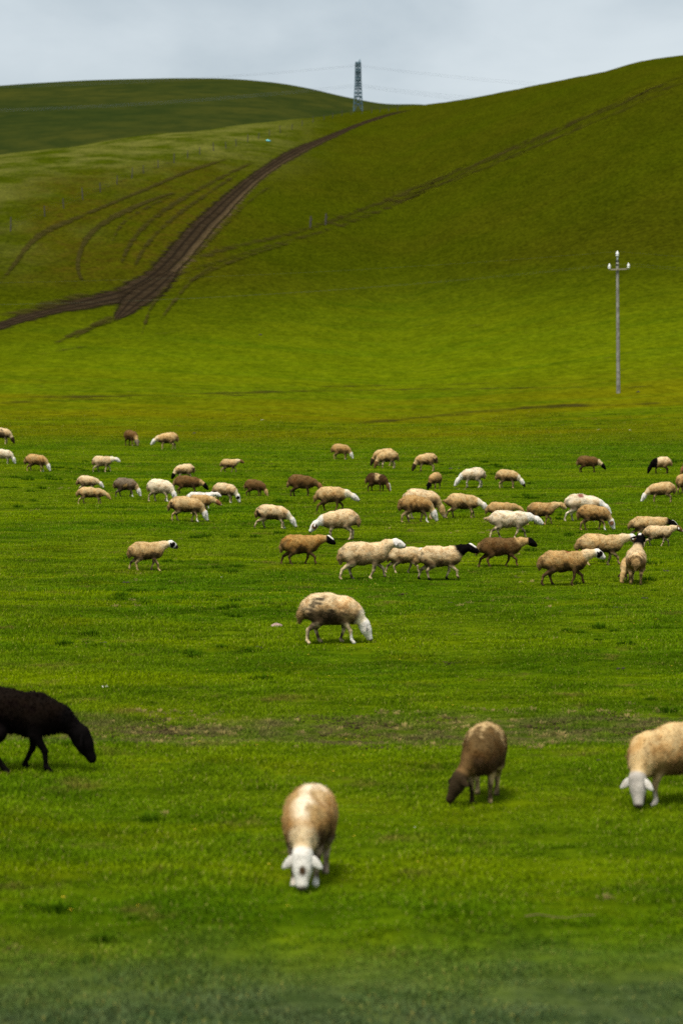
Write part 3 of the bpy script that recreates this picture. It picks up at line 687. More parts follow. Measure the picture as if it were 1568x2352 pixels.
PAL = dict(white=(.76, .66, .49), cream=(.66, .51, .305), sand=(.56, .40, .195), tan=(.46, .30, .125), gold=(.42, .25, .082), brown=(.155, .090, .034), dark=(.070, .040, .018),
           black=(.0045, .0035, .0035), grey=(.20, .155, .105), face=(.70, .66, .60), snow=(.74, .70, .63), rust=(.24, .115, .05), dirt=(.036, .024, .013), choc=(.040, .027, .014), pinkish=(.45, .33, .24), red=(.20, .03, .02), ink=(.03, .05, .09))  # dirt tone also serves as painted underside shade
def wool_mat():
    m, nt, b = pmat('fleece_and_hide', 0.95); b.inputs['Specular IOR Level'].default_value = 0.02
    at = N(nt, 'ShaderNodeAttribute', attribute_name='Col'); tcn = N(nt, 'ShaderNodeTexCoord'); P = tcn.outputs['Object']
    n = noise(nt, P, 42.0, 4.0, 0.7); n2 = noise(nt, P, 9.0, 4.0, 0.6)
    c = mixc(nt, ramp(nt, n, 0.3, 0.7, 0.26, 0.0), at.outputs['Color'], mixc(nt, 1.0, at.outputs['Color'], (0.42, 0.36, 0.30), 'MULTIPLY'))
    c = mixc(nt, ramp(nt, n2, 0.5, 0.75, 0.0, 0.45), c, mixc(nt, 1.0, c, (0.70, 0.52, 0.30), 'MULTIPLY'))
    nt.links.new(c, b.inputs['Base Color']); b.inputs['Sheen Weight'].default_value = 0.0
    bp = N(nt, 'ShaderNodeBump', inp={'Strength': 0.55, 'Distance': 0.02, 'Height': n}); nt.links.new(bp.outputs[0], b.inputs['Normal'])
    return m
HIDE = wool_mat()
LOCK = bpy.data.materials.new('wool_locks'); LOCK.use_nodes = True; nt = LOCK.node_tree; nt.nodes.clear()
_a = N(nt, 'ShaderNodeAttribute', attribute_name='Col'); _d = N(nt, 'ShaderNodeBsdfDiffuse', inp={0: _a.outputs['Color']}); _t = N(nt, 'ShaderNodeBsdfTranslucent', inp={0: _a.outputs['Color']})
_m = N(nt, 'ShaderNodeMixShader', inp={0: 0.5, 1: _d.outputs[0], 2: _t.outputs[0]}); nt.links.new(_m.outputs[0], N(nt, 'ShaderNodeOutputMaterial').inputs[0])
EYE = flat_mat('eye', (0.006, 0.005, 0.004), 0.15)
def uv_ball(nu, nv):
    V = [(0, 0, 1)] + [(math.sin(math.pi * j / nv) * math.cos(6.28318 * i / nu), math.sin(math.pi * j / nv) * math.sin(6.28318 * i / nu), math.cos(math.pi * j / nv)) for j in range(1, nv) for i in range(nu)] + [(0, 0, -1)]
    T = []; Q = []
    for i in range(nu):
        T.append((0, 1 + i, 1 + (i + 1) % nu)); k = 1 + (nv - 2) * nu; T.append((len(V) - 1, k + (i + 1) % nu, k + i))
        for j in range(nv - 2): a = 1 + j * nu; Q.append((a + i, a + nu + i, a + nu + (i + 1) % nu, a + (i + 1) % nu))
    return np.array(V), Q, T
BALL = uv_ball(8, 6)
def lerp3(a, b, t): t = np.asarray(t)[:, None]; return np.asarray(a) * (1 - t) + np.asarray(b) * t
def paint(P, J, F, sp):
    dt, dn, dh, dtl, dl = F; poll, muz, hd, up, side = J[5:]
    col = lambda k: np.array(PAL[k] if isinstance(k, str) else k)
    fl, be, nk, he, lg = col(sp['fleece']), col(sp.get('belly', 'dirt')), col(sp.get('neck', sp['fleece'])), col(sp['head']), col(sp.get('legs', sp['fleece']))
    L = sp.get('L', 1.0); sd = sp['seed']
    blot = noise3(P, sd, .30); fine = noise3(P, sd + 1, .09)
    C = np.tile(fl, (len(P), 1)) * (1 + .09 * blot + .06 * fine)[:, None]
    if sp.get('saddle'): C = lerp3(C, col(sp['saddle']), smooth(-np.abs(P[:, 1]) + .03 * blot + .015 * fine, -.13, -.01) * smooth(P[:, 2], .5, .62))
    # dung and mud on belly, breech and thighs: ragged dirt, plus painted belly shade
    C = lerp3(C, C * np.array((.62, .50, .36)), smooth(noise3(P, sd + 9, .17) + .4 * fine, .35, 1.5) * .6)
    warm = smooth(P[:, 2] - .05 * blot - .03 * fine, .66, .44) * .75 * min(1, sp.get('dirty', 1.0))
    C = lerp3(C, C * np.array((.74, .58, .38)), warm)
    low = smooth(P[:, 2] - .045 * blot - .03 * fine, .545, .35); br = smooth(-P[:, 0] / L + .05 * blot, .27, .46) * smooth(P[:, 2] + .05 * fine, .66, .48)
    d = np.clip(np.maximum(low * .92, br * sp.get('rump', .65)) * sp.get('dirty', 1.0), 0, 1)  # dirty scales both the mud and the painted belly shade
    C = lerp3(C, be * (1 + .25 * fine)[:, None], d)
    tw = smooth(dtl - dt, .01, -.02); C = lerp3(C, col(sp.get('tail', 'tan')) * .8, tw * .6)
    # legs
    lw = smooth(dl - np.minimum(dt, dn), .012, -.03) * smooth(P[:, 2], .36, .27)
    lc = np.tile(lg, (len(P), 1)) * (1 + .22 * noise3(P, sd + 5, .07))[:, None]
    lc = lerp3(lc, col('dirt') * 1.3, np.clip(.42 + .45 * noise3(P, sd + 6, .12), 0, .9) * (0 if sp.get('legs') == 'black' else 1))
    lc = lerp3(lc, (.05, .035, .025), smooth(P[:, 2], .035, .015) * .8)
    if sp.get('socks'): lc = lerp3(lc, col('black'), smooth(P[:, 2], .12, .06))
    C = lerp3(C, lc, lw)
    # neck and head
    nw = smooth(dn - dt, .02, -.05); nw = nw * smooth((P - J[1][0][0]) @ ((poll - J[1][0][0]) / np.linalg.norm(poll - J[1][0][0])), sp.get('neck0', .10), sp.get('neck0', .10) + .10)
    C = lerp3(C, nk * (1 + .08 * fine)[:, None], nw)
    hs = (P - poll) @ hd; hu = (P - poll) @ up; hy = (P - poll) @ side
    hw = smooth(dh - np.minimum(dn, dt), .015, -.012)
    hc = np.tile(he, (len(P), 1)) * (1 + .06 * fine)[:, None]
    f = sp.get('face', '')
    if 'nose' in f: hc = lerp3(hc, col('black'), smooth(hs, .12, .16))
    if 'muzzle' in f: hc = lerp3(hc, col('pinkish'), smooth(hs, .15, .20))
    if 'eye' in f: hc = lerp3(hc, col('black'), smooth(np.hypot(hs - .07, (np.abs(hy) - .06) * 1.0) + .3 * np.abs(hu - .01), .065, .05))
    if 'cheek' in f: hc = lerp3(hc, col('rust') * .8, smooth(np.hypot(hs - .06, hu + .015), .085, .05) * smooth(np.abs(hy), .02, .04))
    if 'blaze' in f: hc = lerp3(hc, col('snow'), smooth(np.abs(hy), .034, .022) * smooth(hu, .005, .03))
    if 'crown' in f: hc = lerp3(hc, col('snow'), smooth(hu, .045, .06) * smooth(hs, .14, .09))
    if 'patch' in f: hc = lerp3(hc, col('dark'), smooth(np.hypot((hs - .125) * .7, hy - .008), .034, .02) * smooth(hu, .0, .02))
    if f != 'plain' and he.mean() > .3:      # nostrils and lips
        hl = np.linalg.norm(muz - poll); hc = lerp3(hc, (.10, .065, .05), smooth(hs, hl + .012, hl + .026) * smooth(hu, -.03, -.005) * .9); hc = lerp3(hc, (.20, .14, .11), smooth(hs, hl - .05, hl - .02) * smooth(np.abs(hu + .022), .010, .004) * .8)
        if 'eye' not in f: hc = lerp3(hc, hc * .45, smooth(np.hypot(hs - .085, hu - .018), .032, .014))
    C = lerp3(C, hc, hw)
    for c0, r0, k in sp.get('marks', ()):
        c = np.array(c0, float); c[0] *= L; C = lerp3(C, col(k), smooth(np.linalg.norm(P - c, axis=1) + r0 * (.28 * blot + .22 * fine), r0 * 1.1, r0 * .35) * .85)
    if sp.get('front') is not None:          # a dark fore-end
        C = lerp3(C, col(sp['front']), smooth(P[:, 0] / L + .02 * blot, .12, .17) * smooth(P[:, 2], .22, .3))
    return np.clip(C, .003, .9)
SHEEP_N = [0]
def make_sheep(sp, near):
    J = joints(sp); h = .0155 if near else .021
    pts = np.array([p for G in J[:5] for s in G for p in (s[0], s[1])], float)
    lo = pts.min(0) - .27; hi = pts.max(0) + .27; lo[2] = -.06
    hi[1] = max(hi[1], .30); lo[1] = min(lo[1], -.30)
    n = np.ceil((hi - lo) / h).astype(int) + 1
    gx, gy, gz = [(lo[i] + h * np.arange(n[i])).astype(np.float32) for i in range(3)]
    P = np.stack(np.meshgrid(gx, gy, gz, indexing='ij'), -1).reshape(-1, 3)
    def total(P):
        F = fields(P, J); dt, dn, dh, dtl, dl = F
        w = wool(P, sp['seed'])
        d = smin(dt, dtl, .04); d = smin(d, dn, .10)
        wk = smooth(np.minimum(np.minimum(dt, dn + .03), dtl) - np.minimum(dl, dh), .03, -.03)
        d = smin(smin(d, dl, .05), dh, .035) - w * wk
        return d, F, wk
    # only work near the body: a coarse bound first
    D, F, wk = total(P); D = D.reshape(n)
    V, Q = surface_nets(D, lo, h)
    me = mesh_np('sheep', V, Q)
    F = fields(V.astype(np.float32), J); C = paint(V, J, F, sp)
    vcol(me, C)
    ob = obj('sheep', me, HIDE)
    dt, dn, dh, dtl, dl = F; poll, muz, hd, up, side = J[5:]
    # loose locks of wool
    wk = smooth(np.minimum(np.minimum(dt, dn + .02), dtl) - np.minimum(dl, dh), .0, -.04)
    nrm = np.zeros(len(V) * 3, np.float32); me.vertices.foreach_get('normal', nrm); nrm = nrm.reshape(-1, 3)
    r = np.random.default_rng(sp['seed']); nt_ = 9000 if near else 2400
    pr = wk + 1e-6; pick = r.choice(len(V), nt_, p=pr / pr.sum())
    B = V[pick] + r.normal(size=(nt_, 3)) * h * .4; d0 = nrm[pick] * r.uniform(.10, .42, nt_)[:, None] + np.array((-.45, 0, -.45)) + r.normal(size=(nt_, 3)) * .35
    d0 /= np.linalg.norm(d0, axis=1)[:, None]; ln = r.uniform(.014, .030, nt_) * (1.0 if near else 1.15); sd_ = np.cross(d0, nrm[pick] + r.normal(size=(nt_, 3)) * .22); sd_ /= np.linalg.norm(sd_, axis=1)[:, None]
    w = r.uniform(.003, .006, nt_) * (1.0 if near else 1.5); B = B - nrm[pick] * .004
    flip = (np.einsum('ij,ij->i', np.cross(sd_, d0), nrm[pick]) < 0)[:, None]; sd_ = np.where(flip, -sd_, sd_)
    LV = np.stack([B - sd_ * w[:, None], B + sd_ * w[:, None], B + d0 * ln[:, None]], 1).reshape(-1, 3)
    fm_ = mesh_np('fleece', LV, None, np.arange(nt_ * 3).reshape(-1, 3), smooth=True)
    jit = r.uniform(1.02, 1.36, nt_)[:, None]; vcol(fm_, np.repeat(np.clip(C[pick] * jit, .003, .9), 3, 0))
    obj('fleece', fm_, LOCK, ob)
    ear = sp.get('ear', sp['head']); ear = np.array(PAL[ear] if isinstance(ear, str) else ear) * (.78 if 'ear' not in sp else 1.0)
    bv, bq, bt = BALL
    for s in (-1, 1):
        ax = side * s * .78 + np.array((0, 0, (-.85 if sp['pose'] in ('graze', 'graze2', 'reach') else -.52) * (.55 if 'ears' in sp else 1))) - hd * .16; ax /= np.linalg.norm(ax)
        wd = np.cross(ax, up); wd /= np.linalg.norm(wd); th = np.cross(ax, wd)
        c = poll + hd * .015 + side * s * .062 + up * .022 + ax * .046 * sp.get('ears', 1.22)
        ev = c + bv[:, 2:3] * ax * .060 * sp.get('ears', 1.22) + bv[:, 0:1] * wd * .031 * sp.get('ears', 1.22) * (1 - .35 * bv[:, 2:3]) + bv[:, 1:2] * th * .009 + wd * .0 
        em = mesh_np('ear', ev, bq, bt); vcol(em, np.tile(ear, (len(ev), 1)) * np.where(bv[:, 1:2] * s > .5, .8, 1.0)); obj('ear', em, HIDE, ob)
        if sp.get('eyes', True):
            c = poll + hd * .085 + side * s * .054 + up * .020
            obj('eye', mesh_np('eye', c + bv * (.0145, .0145, .0145), bq, bt), EYE, ob)
    return ob, V
# (left, right, back top, feet) in the picture; heading in degrees (0 = right, 180 = left, -90 = towards the viewer); look; label
FLOCK = [
 ((-21, 34, 983, 1021), 0, 'graze', 'stand', dict(fleece='cream', belly='choc', head='choc', rump=.2, dirty=1.3, marks=[((0, -.2, .47), .18, 'choc')]), 'cream sheep with a dark brown flank grazing at the left edge, farthest back there'),
 ((-20, 37, 1032, 1067), 0, 'graze', 'stand', dict(fleece='white', head='face', neck='white', dirty=.6), 'pale cream sheep cut by the left edge, grazing just below the dark flanked one'),
 ((56, 117, 1044, 1084), -8, 'graze', 'stand', dict(fleece='tan', head='face', neck='sand'), 'tan sheep with a white face grazing alone near the left edge of the flock'),
 ((212, 277, 1048, 1085), 0, 'level', 'walk', dict(fleece='cream', head='face', neck='white', dirty=.7, rise=-.05), 'cream sheep with a white head walking right, above the pair with overlapping backs at left'),
 ((286, 318, 989, 1025), -55, 'graze', 'still', dict(fleece='brown', head='grey', neck='tan', belly='dark'), 'small brown sheep turned half towards the viewer, far back left of the lone cream one'),
 ((350, 407, 994, 1033), 180, 'nip', 'stand', dict(fleece='sand', head='face', neck='cream'), 'sand coloured sheep facing left with a white head, far back beside the small brown one'),
 ((178, 237, 1093, 1131), 0, 'nip', 'stand', dict(fleece='cream', head='face', rump=1.0), 'cream sheep with a dark rump, behind the tan sheep at the left of the flock'),
 ((168, 263, 1119, 1158), 0, 'nip', 'lunge', dict(fleece='sand', head='tan', neck='sand', face='plain'), 'long tan sheep with a tan head, before the cream one with dark rump'),
 ((263, 323, 1098, 1143), -5, 'graze', 'step', dict(fleece='grey', head='face', neck='sand', marks=[((.0, -.2, .45), .08, 'gold')]), 'greyish brown sheep with a white muzzle grazing between the left pair and the cream one'),
 ((338, 407, 1101, 1153), -22, 'graze', 'step', dict(fleece='white', head='face', legs='cream', dirty=.55), 'light cream sheep turned slightly to the viewer, left of the bunched group of six'),
 ((394, 447, 1066, 1104), 195, 'graze', 'stand', dict(fleece='cream', head='black', rump=1.0, ear='black'), 'cream sheep with a black head facing left behind the brown black-headed sheep'),
 ((397, 479, 1093, 1137), 0, 'nip', 'stand', dict(fleece='brown', head='black', neck='tan', belly='dark', face='plain', ear='black'), 'brown sheep with a black head lowered to the right, in the bunched left group'),
 ((416, 515, 1131, 1170), 0, 'walk', 'step', dict(fleece='snow', head='snow', neck='snow', dirty=.4, rise=-.02), 'bright white sheep holding its head up in the middle of the bunched left group'),
 ((432, 508, 1137, 1182), 0, 'low', 'stand', dict(fleece='tan', head='rust', neck='sand', face='muzzle', legs='sand', rise=-.04), 'tan sheep with a reddish brown face, in front of the bright white sheep'),
 ((385, 478, 1141, 1199), 0, 'graze', 'step', dict(fleece='sand', head='face', neck='sand', rump=1.0), 'stout tan sheep with a white face grazing at the front of the bunched left group'),
 ((488, 551, 1110, 1156), -12, 'graze', 'stand', dict(fleece='cream', head='face', neck='white', ear='black', face='eye'), 'cream sheep with black ears grazing right behind the bunched left group'),
 ((507, 559, 1055, 1087), 0, 'walk', 'walk', dict(fleece='sand', head='brown', neck='cream', rise=-.04, face='plain'), 'small sand coloured sheep with a brown head walking right, alone in the far middle'),
 ((561, 615, 1102, 1142), -14, 'graze', 'stand', dict(fleece='brown', head='tan', neck='brown', belly='dark', face='plain'), 'plain brown sheep grazing left of the dark brown one with a red mark'),
 ((661, 741, 1091, 1142), 0, 'nip', 'stand', dict(fleece='brown', head='rust', neck='brown', belly='dark', legs='dark', face='plain', marks=[((-.05, 0, .72), .09, 'red')]), 'dark brown sheep with a red back mark, nosing the rump of a tan walker'),
 ((727, 819, 1119, 1177), 0, 'low', 'walk', dict(fleece='sand', head='face', neck='white', rise=-.06, legs='brown'), 'tan sheep with a white neck walking right just ahead of the dark red marked one'),
 ((762, 809, 1020, 1056), -10, 'graze', 'stand', dict(fleece='tan', belly='brown', head='face', neck='tan'), 'tan sheep with a bright white head, farthest back in the centre'),
 ((850, 909, 1031, 1071), 180, 'graze', 'stand', dict(fleece='sand', head='choc', neck='tan', face='plain'), 'rear one of two overlapping sheep facing left far back, with a dark head'),
 ((862, 912, 1036, 1077), 195, 'graze', 'stand', dict(fleece='sand', head='brown', neck='sand', legs='cream', face='plain'), 'front one of two overlapping sheep facing left far back, with pale legs'),
 ((844, 891, 1087, 1130), -25, 'graze', 'stand', dict(fleece='dark', head='brown', belly='dark', neck='dark', legs='dark', face='blaze', marks=[((.05, -.12, .62), .12, 'sand')]), 'dark brown sheep with a cream patch on its back and a white blaze'),
 ((584, 681, 1160, 1215), 0, 'graze2', 'lunge', dict(fleece='cream', head='face', neck='white', rump=1.0), 'cream sheep with a dark rump stretching its hind leg back, left of the centre'),
 ((723, 815, 1171, 1241), 180, 'nip', 'stand', dict(fleece='cream', head='snow', neck='snow', legs='cream', dirty=.75, face='cheek'), 'large cream sheep facing left with a long white neck, in the centre of the flock'),
 ((642, 770, 1229, 1299), 0, 'level', 'walk2', dict(fleece='gold', head='black', neck='tan', belly='dirt', legs='brown', ear='black', face='crown', neck0=.3), 'golden brown sheep with a black head walking right below the long necked white one'),
 ((774, 932, 1246, 1332), 0, 'up', 'walk', dict(fleece='cream', head='face', neck='cream', dirty=.7, rise=-.05, rump=.7), 'largest cream sheep walking right with a raised white head, in the front row'),
 ((884, 1000, 1256, 1318), 0, 'low', 'walk2', dict(fleece='cream', head='face', neck='snow', dirty=.9), 'cream sheep half hidden between the large white headed one and the black necked one'),
 ((953, 1097, 1255, 1333), 0, 'walk', 'walk2', dict(fleece='cream', head='black', neck='black', belly='dirt', ear='black', face='crown', socks=1, rise=.02, neck0=.06), 'greyish cream sheep with a black head and neck striding right in the front row'),
 ((1091, 1232, 1235, 1304), 0, 'level', 'walk2', dict(fleece='brown', head='black', neck='tan', belly='dark', legs='brown', ear='black', face='plain', neck0=.05), 'shaggy brown sheep with a black head walking right, ahead of the black necked one'),
 ((949, 1001, 1042, 1084), 190, 'graze', 'stand', dict(fleece='sand', head='choc', neck='sand', rump=1.2, face='plain'), 'tan sheep with a dark head facing left, far back right of the overlapping pair'),
 ((983, 1011, 1086, 1126), -112, 'graze', 'still', dict(fleece='tan', head='black', neck='brown', ear='black', turn=-.25, face='plain'), 'narrow tan sheep seen end on with a black head hanging to the left'),
 ((1045, 1112, 1075, 1121), 180, 'graze2', 'stand', dict(fleece='white', head='snow', neck='snow', dirty=.75), 'nearly white sheep facing left and grazing, in the far centre right'),
 ((1140, 1202, 1079, 1122), -8, 'graze2', 'stand', dict(fleece='sand', head='face', neck='white', face='nose'), 'cream sheep with a black nose grazing right, beside the nearly white one facing left'),
 ((938, 1007, 1124, 1193), 0, 'graze', 'stand', dict(fleece='cream', head='tan', neck='sand', face='muzzle'), 'cream sheep with a tan face, behind the tan one with a red back mark'),
 ((915, 1004, 1138, 1201), 0, 'graze', 'step', dict(fleece='tan', head='face', neck='sand', legs='sand', marks=[((.0, 0, .72), .10, 'red')]), 'tan sheep with a faint red back mark and white face, grazing before a cream one'),
 ((1019, 1120, 1134, 1191), 0, 'nip', 'lunge', dict(fleece='sand', head='face', neck='white', tailout=1), 'tan sheep with a white neck and its tail held out, right of the grazing pair'),
 ((1114, 1202, 1154, 1200), 0, 'low', 'stand', dict(fleece='tan', head='tan', neck='tan'), 'tan sheep of which only the back shows behind the near white walking one'),
 ((1107, 1250, 1174, 1238), 0, 'low', 'walk', dict(fleece='white', head='snow', neck='snow', legs='cream', dirty=.6, tailout=1, L=1.1), 'nearly white sheep walking right with lowered head and short tail held out'),
 ((1210, 1298, 1155, 1207), 0, 'level', 'walk', dict(fleece='tan', head='tan', neck='sand', face='muzzle', rise=.03), 'light tan sheep walking right with its nose at another rump'),
 ((1292, 1402, 1136, 1198), 0, 'nip', 'lunge', dict(fleece='white', head='face', neck='snow', dirty=.9, marks=[((-.1, -.1, .7), .08, 'red')]), 'large cream white sheep bending down behind the tan grazing one at right'),
 ((1323, 1411, 1160, 1219), 0, 'graze', 'step', dict(fleece='tan', head='face', neck='sand', face='cheek', ear='rust'), 'tan sheep with a rusty ear grazing in front of the large cream white one'),
 ((1323, 1391, 1047, 1087), 0, 'nip', 'stand', dict(fleece='brown', head='black', neck='cream', belly='dark', legs='dark', ear='black', rise=-.05, face='plain'), 'dark brown sheep with a pale neck and black head, far back at right'),
 ((1486, 1542, 1050, 1089), 180, 'graze', 'stand', dict(fleece='cream', head='black', neck='black', legs='dark', front='black', belly='brown', ear='black', face='plain'), 'cream sheep with black forequarters facing left, far back near the right edge'),
 ((1470, 1552, 1108, 1156), 180, 'graze2', 'stand', dict(fleece='sand', head='snow', neck='cream', face=''), 'sandy sheep with a white head facing left and grazing near the right edge'),
 ((1546, 1586, 1090, 1137), 70, 'graze', 'still', dict(fleece='tan', belly='brown', head='tan'), 'tan sheep cut by the right edge, behind the sandy one facing left'),
 ((1561, 1622, 1052, 1091), 180, 'graze', 'stand', dict(fleece='brown', head='rust', face='plain'), 'reddish brown sheep of which only the head enters the picture at the right edge'),
 ((1440, 1556, 1187, 1240), 0, 'low', 'walk2', dict(fleece='sand', head='black', neck='black', ear='black', face='blaze', rise=.02, neck0=.2), 'sandy sheep with a black and white head, behind the pale eared one at right'),
 ((1473, 1566, 1208, 1257), 0, 'level', 'walk', dict(fleece='cream', head='brown', neck='cream', ear='snow', face='muzzle', rise=.03), 'cream sheep with a brown face and white ear walking right at the right edge'),
 ((1318, 1466, 1228, 1300), 0, 'level', 'walk2', dict(fleece='sand', head='face', neck='cream', face='cheek', rise=.03, L=1.12), 'long sandy sheep with a white face, behind the golden one with black eye patches'),
 ((1232, 1389, 1266, 1345), 0, 'level', 'walk', dict(fleece='tan', head='snow', neck='cream', face='eye', ear='black', legs='brown', rise=.06, marks=[((.05, 0, .72), .06, 'red')]), 'golden tan sheep with a white head and black eye patch, front right of the flock'),
 ((1435, 1486, 1258, 1341), 83, 'up', 'still', dict(fleece='cream', belly='brown', head='black', ear='black', face='blaze', rump=1.2, rise=.13, neck='black', neck0=.16, hw=1.15, ears=1.6, legs='tan', turn=-.2), 'cream sheep seen from behind raising a black and white head, front right'),
 ((1421, 1460, 1280, 1338), -105, 'graze', 'still', dict(fleece='sand', head='tan', ear='choc', turn=-.2), 'tan sheep almost hidden behind the one seen from the rear, front right'),
 ((293, 408, 1246, 1312), 0, 'walk', 'walk2', dict(fleece='sand', head='snow', neck='cream', face='eye nose', ear='black', rise=.02), 'sandy sheep with a black and white face walking alone at left below the flock'),
 ((686, 852, 1363, 1478), 0, 'graze', 'step', dict(fleece='cream', head='face', neck='white', rump=.5, legs='cream', fat=.98, marks=[((-.22, -.2, .46), .20, 'dirt'), ((.02, -.2, .40), .15, 'dirt'), ((-.36, -.1, .42), .12, 'dirt')]), 'big cream sheep with a dirty brown flank grazing alone in the middle of the pasture'),
 ((-79, 194, 1583, 1774), 0, 'reach', 'amble', dict(L=.88, fleece=(.0085, .0058, .0042), head='black', belly='black', neck='black', legs='black', tail='black', ear='black', face='plain', fat=.78, hw=1.0, nk=.86, eyes=False), 'all black sheep grazing at the left edge in the foreground'),
 ((1036, 1153, 1668, 1838), -99, 'graze', 'still', dict(fleece=(.115, .072, .028), belly='dark', head='choc', neck='brown', legs='sand', face='plain', hw=1.05, nk=.84, ears=1.35, turn=-.72, dirty=1.6, marks=[((-.12, 0, .76), .27, 'sand')]), 'brown sheep with a dark head turned to the left in the foreground, right of centre'),  # high dirty value also paints the dark shade under the body
 ((655, 772, 1812, 2024), -96, 'graze', 'still', dict(fleece='tan', head='snow', neck='cream', legs='pinkish', ear='snow', hw=1.15, face='patch', saddle='white', fat=.98, turn=.04, marks=[((-.36, .02, .70), .07, 'red'), ((-.1, .03, .72), .03, 'ink')]), 'sheep with a white head and a white stripe down its back grazing towards the viewer'),
 ((1442, 1650, 1662, 1846), -148, 'graze', 'still', dict(fleece='sand', head=(.44, .40, .35), neck='sand', ear='face', legs='sand', belly='brown', fat=1.02, turn=.5, hw=1.1), 'stout tan sheep with a grey face cut by the right edge in the foreground'),
]
def place_flock():
    for i, (box, yaw, pose, gait, sp, label) in enumerate(FLOCK):
        uL, uR, vt, vf = box; sp = dict(sp); sp.update(pose=pose, gait=gait, seed=100 + i)
        p0 = hit((uL + uR) / 2, vf); pxm = F / p0.y; fat = sp.get('fat', .95); s = (vf - vt - .0) / pxm / (.527 + .212 * fat)
        side_on = abs(math.cos(math.radians(yaw)))
        if side_on > .9 and 'L' not in sp:
            J = joints(dict(sp, L=1.0)); ext = max(p[0] for p in (J[5], J[6])) + .05 + .55
            sp['L'] = min(1.22, max(.84, 1 + ((uR - uL) / pxm / s - ext * side_on) / .80))
        ob, V = make_sheep(sp, vf > 1200)
        ya = math.radians(yaw); X = V[:, 0] * math.cos(ya) - V[:, 1] * math.sin(ya)
        cx = (X.min() + X.max()) / 2 * s
        ob.location = (p0.x - cx, p0.y, 0); x0, y0 = ob.location.x, p0.y
        # feet on the ground: the mean height under the four feet
        fx_ = np.array([.21, .21, -.33, -.33]) * s; fy_ = np.array([-.09, .09, -.1, .1]) * s
        wx = x0 + fx_ * math.cos(ya) - fy_ * math.sin(ya); wy = y0 + fx_ * math.sin(ya) + fy_ * math.cos(ya)
        gz = ground(wx, wy); zs = float(gz.mean())
        sl_ = float((gz[:2].mean() - gz[2:].mean()) / (.54 * s))
        ob.location.z = zs - .004
        ob.rotation_euler = (0, -math.atan(sl_) * 1.0, ya); ob.scale = (s, s, s)
        tag(ob, label, 'sheep', 'sheep grazing across the pasture')
        sp['_s'] = s
        if DEBUG: print('sheep', i, 'scale %.2f L %.2f dist %.1f' % (s, sp.get('L', 1), p0.y))
DEBUG = False
place_flock()

# ------------------------------------------------------------------ stones, dung, litter
def lump(bm, c, r, seed, flat=.6, sub=2, amp=.22):
    b2 = bmesh.new(); bmesh.ops.create_icosphere(b2, subdivisions=sub, radius=1.0)
    V = np.array([v.co for v in b2.verts]); d = 1 + amp * noise3(V, seed, 1.6) * .5 + amp * .5 * noise3(V, seed + 3, .7) * .5
    vs = [bm.verts.new((c[0] + x * r * k, c[1] + y * r * k, c[2] + z * r * k * flat)) for (x, y, z), k in zip(V, d)]
    for f in b2.faces: bm.faces.new([vs[v.index] for v in f.verts])
    b2.free()
PINK = flat_mat('pink_granite', (0.30, 0.20, 0.17), 0.85, var=0.35, scale=22.0)
CHALK = flat_mat('pale_stone', (0.62, 0.58, 0.50), 0.8, var=0.15, scale=20.0)
DUNG = flat_mat('dung', (0.032, 0.024, 0.014), 0.85, var=0.4, scale=18.0)
def stone(u, v, w, mat, label, name='stone', group=None, flat=.55, seed=0):
    p = hit(u, v); r = w / 2 * p.y / F
    bm = bmesh.new(); lump(bm, (0, 0, r * flat * .35), r, 500 + seed, flat)
    o = tag(obj(name, bm_mesh(name, bm, True), mat), label, 'stone' if name == 'stone' else name.replace('_', ' '), group); o.location = p
stone(635, 1441, 30, PINK, 'rounded pinkish stone lying left of the big lone sheep', seed=1, flat=.5)
for k, (u, v, w, lb) in enumerate([(241, 1579, 19, 'flat white stone in the grass above the black sheep'), (661, 1078, 8, 'white stone in the far grass below the small brown headed walker'),
                                   (602, 965, 6, 'tiny white stone on the browner grass beyond the flock'), (1375, 987, 6, 'left one of two tiny white stones below the utility pole'), (1446, 988, 5, 'right one of two tiny white stones below the utility pole'),
                                   (510, 1326, 9, 'small pale stone on the grass right of the lone walking sheep'), (955, 1900, 8, 'small white stone in the foreground right of the striped sheep'), (1853 / 1.0 * 0 + 1517, 1079, 6, 'pale speck of stone under the sheep with black forequarters')]):
    stone(u, v, w, CHALK, lb, seed=10 + k, flat=.35, group='white stones in the grass')
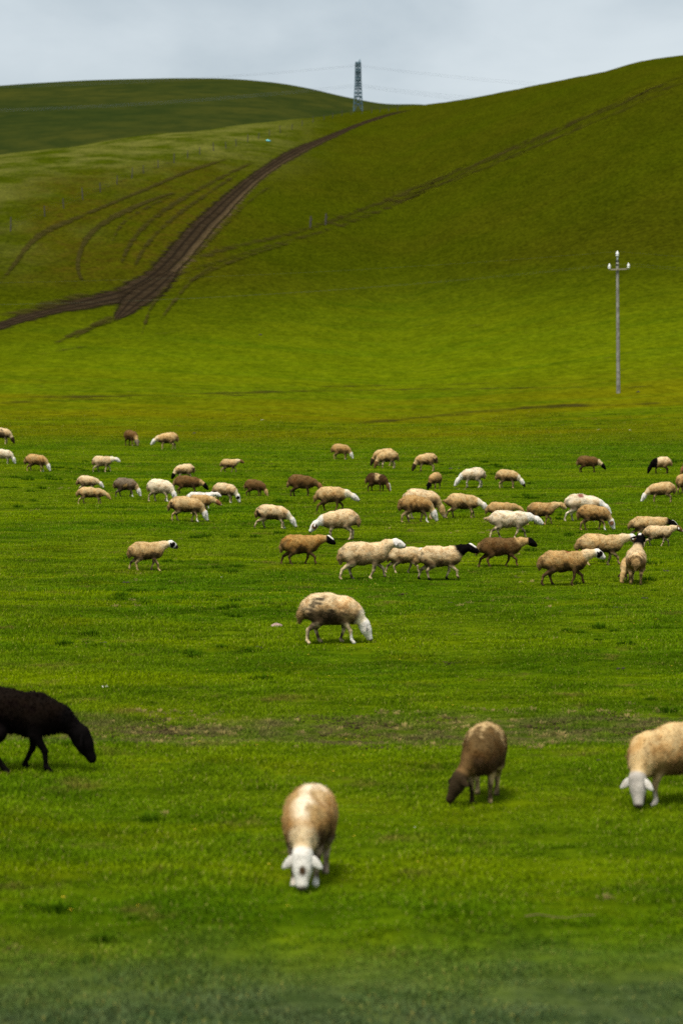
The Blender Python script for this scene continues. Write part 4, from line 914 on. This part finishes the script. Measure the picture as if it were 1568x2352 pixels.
for k, (u, v, w, lb) in enumerate([(289, 1340, 22, 'dark dung pat below the lone walking sheep at left'), (597, 1489, 24, 'dark dung pat below left of the big lone sheep'), (1420, 1398, 26, 'dark dung pats below the front right sheep'),
                                   (1480, 1375, 18, 'rounded brown clod under the sheep seen from behind'), (1423, 1537, 22, 'dark dung pat alone at right below the flock'), (576, 1557, 22, 'reddish dung clod left of centre in the empty grass'),
                                   (236, 1479, 28, 'wide dung pat left of the pink stone'), (91, 1467, 9, 'small dung clod near the left edge'), (293, 1424, 18, 'pair of small dung clods between lone walker and pink stone'), (1525, 1314, 26, 'dung pat right of the sheep seen from behind'),
                                   (504, 1901, 16, 'dung clod in the foreground left of the striped sheep'), (1375, 1747, 14, 'dung clod left of the stout tan sheep'), (1035, 1078, 11, 'left one of two dark clods left of the nearly white grazing sheep'), (1052, 1078, 8, 'right one of two dark clods left of the nearly white grazing sheep'),
                                   (1034, 1405 - 20, 12, 'small dark clod right of the big lone sheep'), (446, 996, 10, 'dark clod right of the far sand coloured sheep'), (1464, 901, 9, 'dark clod right of the foot of the utility pole'), (598, 770, 9, 'dark clod on the bright foot of the hill')]):
    p = hit(u, v); r = w / 2 * p.y / F; bm = bmesh.new(); rr = random.Random(k)
    for q in range(1 if w < 12 else 5):
        lump(bm, (rr.uniform(-.75, .75) * r * (w >= 12), rr.uniform(-.5, .5) * r, r * .12), r * (rr.uniform(.25, .5) if w >= 12 else .9), 900 + 7 * k + q, .65, sub=1 if q else 2, amp=.3)
    tag(obj('dung_pat', bm_mesh('dung_pat', bm, True), DUNG), lb, 'dung', 'dung pats in the grass').location = p
p = hit(616, 325); bm = bmesh.new(); lump(bm, (0, 0, .2), .62, 77, .45, amp=.4)
tag(obj('plastic_scrap', bm_mesh('plastic_scrap', bm, True), flat_mat('blue_plastic', (0.15, 0.55, 0.60), 0.4)), 'pale blue scrap of plastic on the hillside below the fence', 'litter').location = p
p = hit(1282, 2122); bm = bmesh.new()
for k in range(5): bar(bm, (-.24 + .1 * k, .01 * math.sin(k * 2), .055 + .012 * math.sin(k * 1.7)), (-.14 + .1 * k, .01 * math.sin(k * 2 + 2), .055 + .012 * math.sin(k * 1.7 + 1.7)), .0045 - .0005 * k, n=6)
tag(obj('stick', bm_mesh('stick', bm), flat_mat('dry_stick', (0.14, 0.09, 0.04), 0.9)), 'dry brown stick lying in the nearest grass at right', 'stick').location = p
# small yellow flowers
FLW = flat_mat('yellow_petal', (0.62, 0.46, 0.02), 0.7)
V = []; T = []; rr = np.random.default_rng(4)
for k in range(900):
    y = math.sqrt(rr.uniform(20 ** 2, 75 ** 2)); x = rr.uniform(-.5, .5) * (.27 * y + 4)
    if undul(x + 9, y + 31, 6.0) < .15: continue
    z = float(ground(x, y)) + rr.uniform(.04, .075); s = rr.uniform(.007, .013)
    for m in range(5):
        a = m * 1.2566; i = len(V)
        V += [(x, y, z), (x + math.cos(a - .5) * s, y + math.sin(a - .5) * s, z + .5 * s), (x + math.cos(a) * s * 1.5, y + math.sin(a) * s * 1.5, z + .4 * s), (x + math.cos(a + .5) * s, y + math.sin(a + .5) * s, z + .5 * s)]
        T += [(i, i + 1, i + 2), (i, i + 2, i + 3)]
tag(obj('yellow_flowers', mesh_np('yellow_flowers', V, None, T, smooth=False), FLW), 'tiny yellow flowers scattered through the grass', 'flowers', kind='stuff')
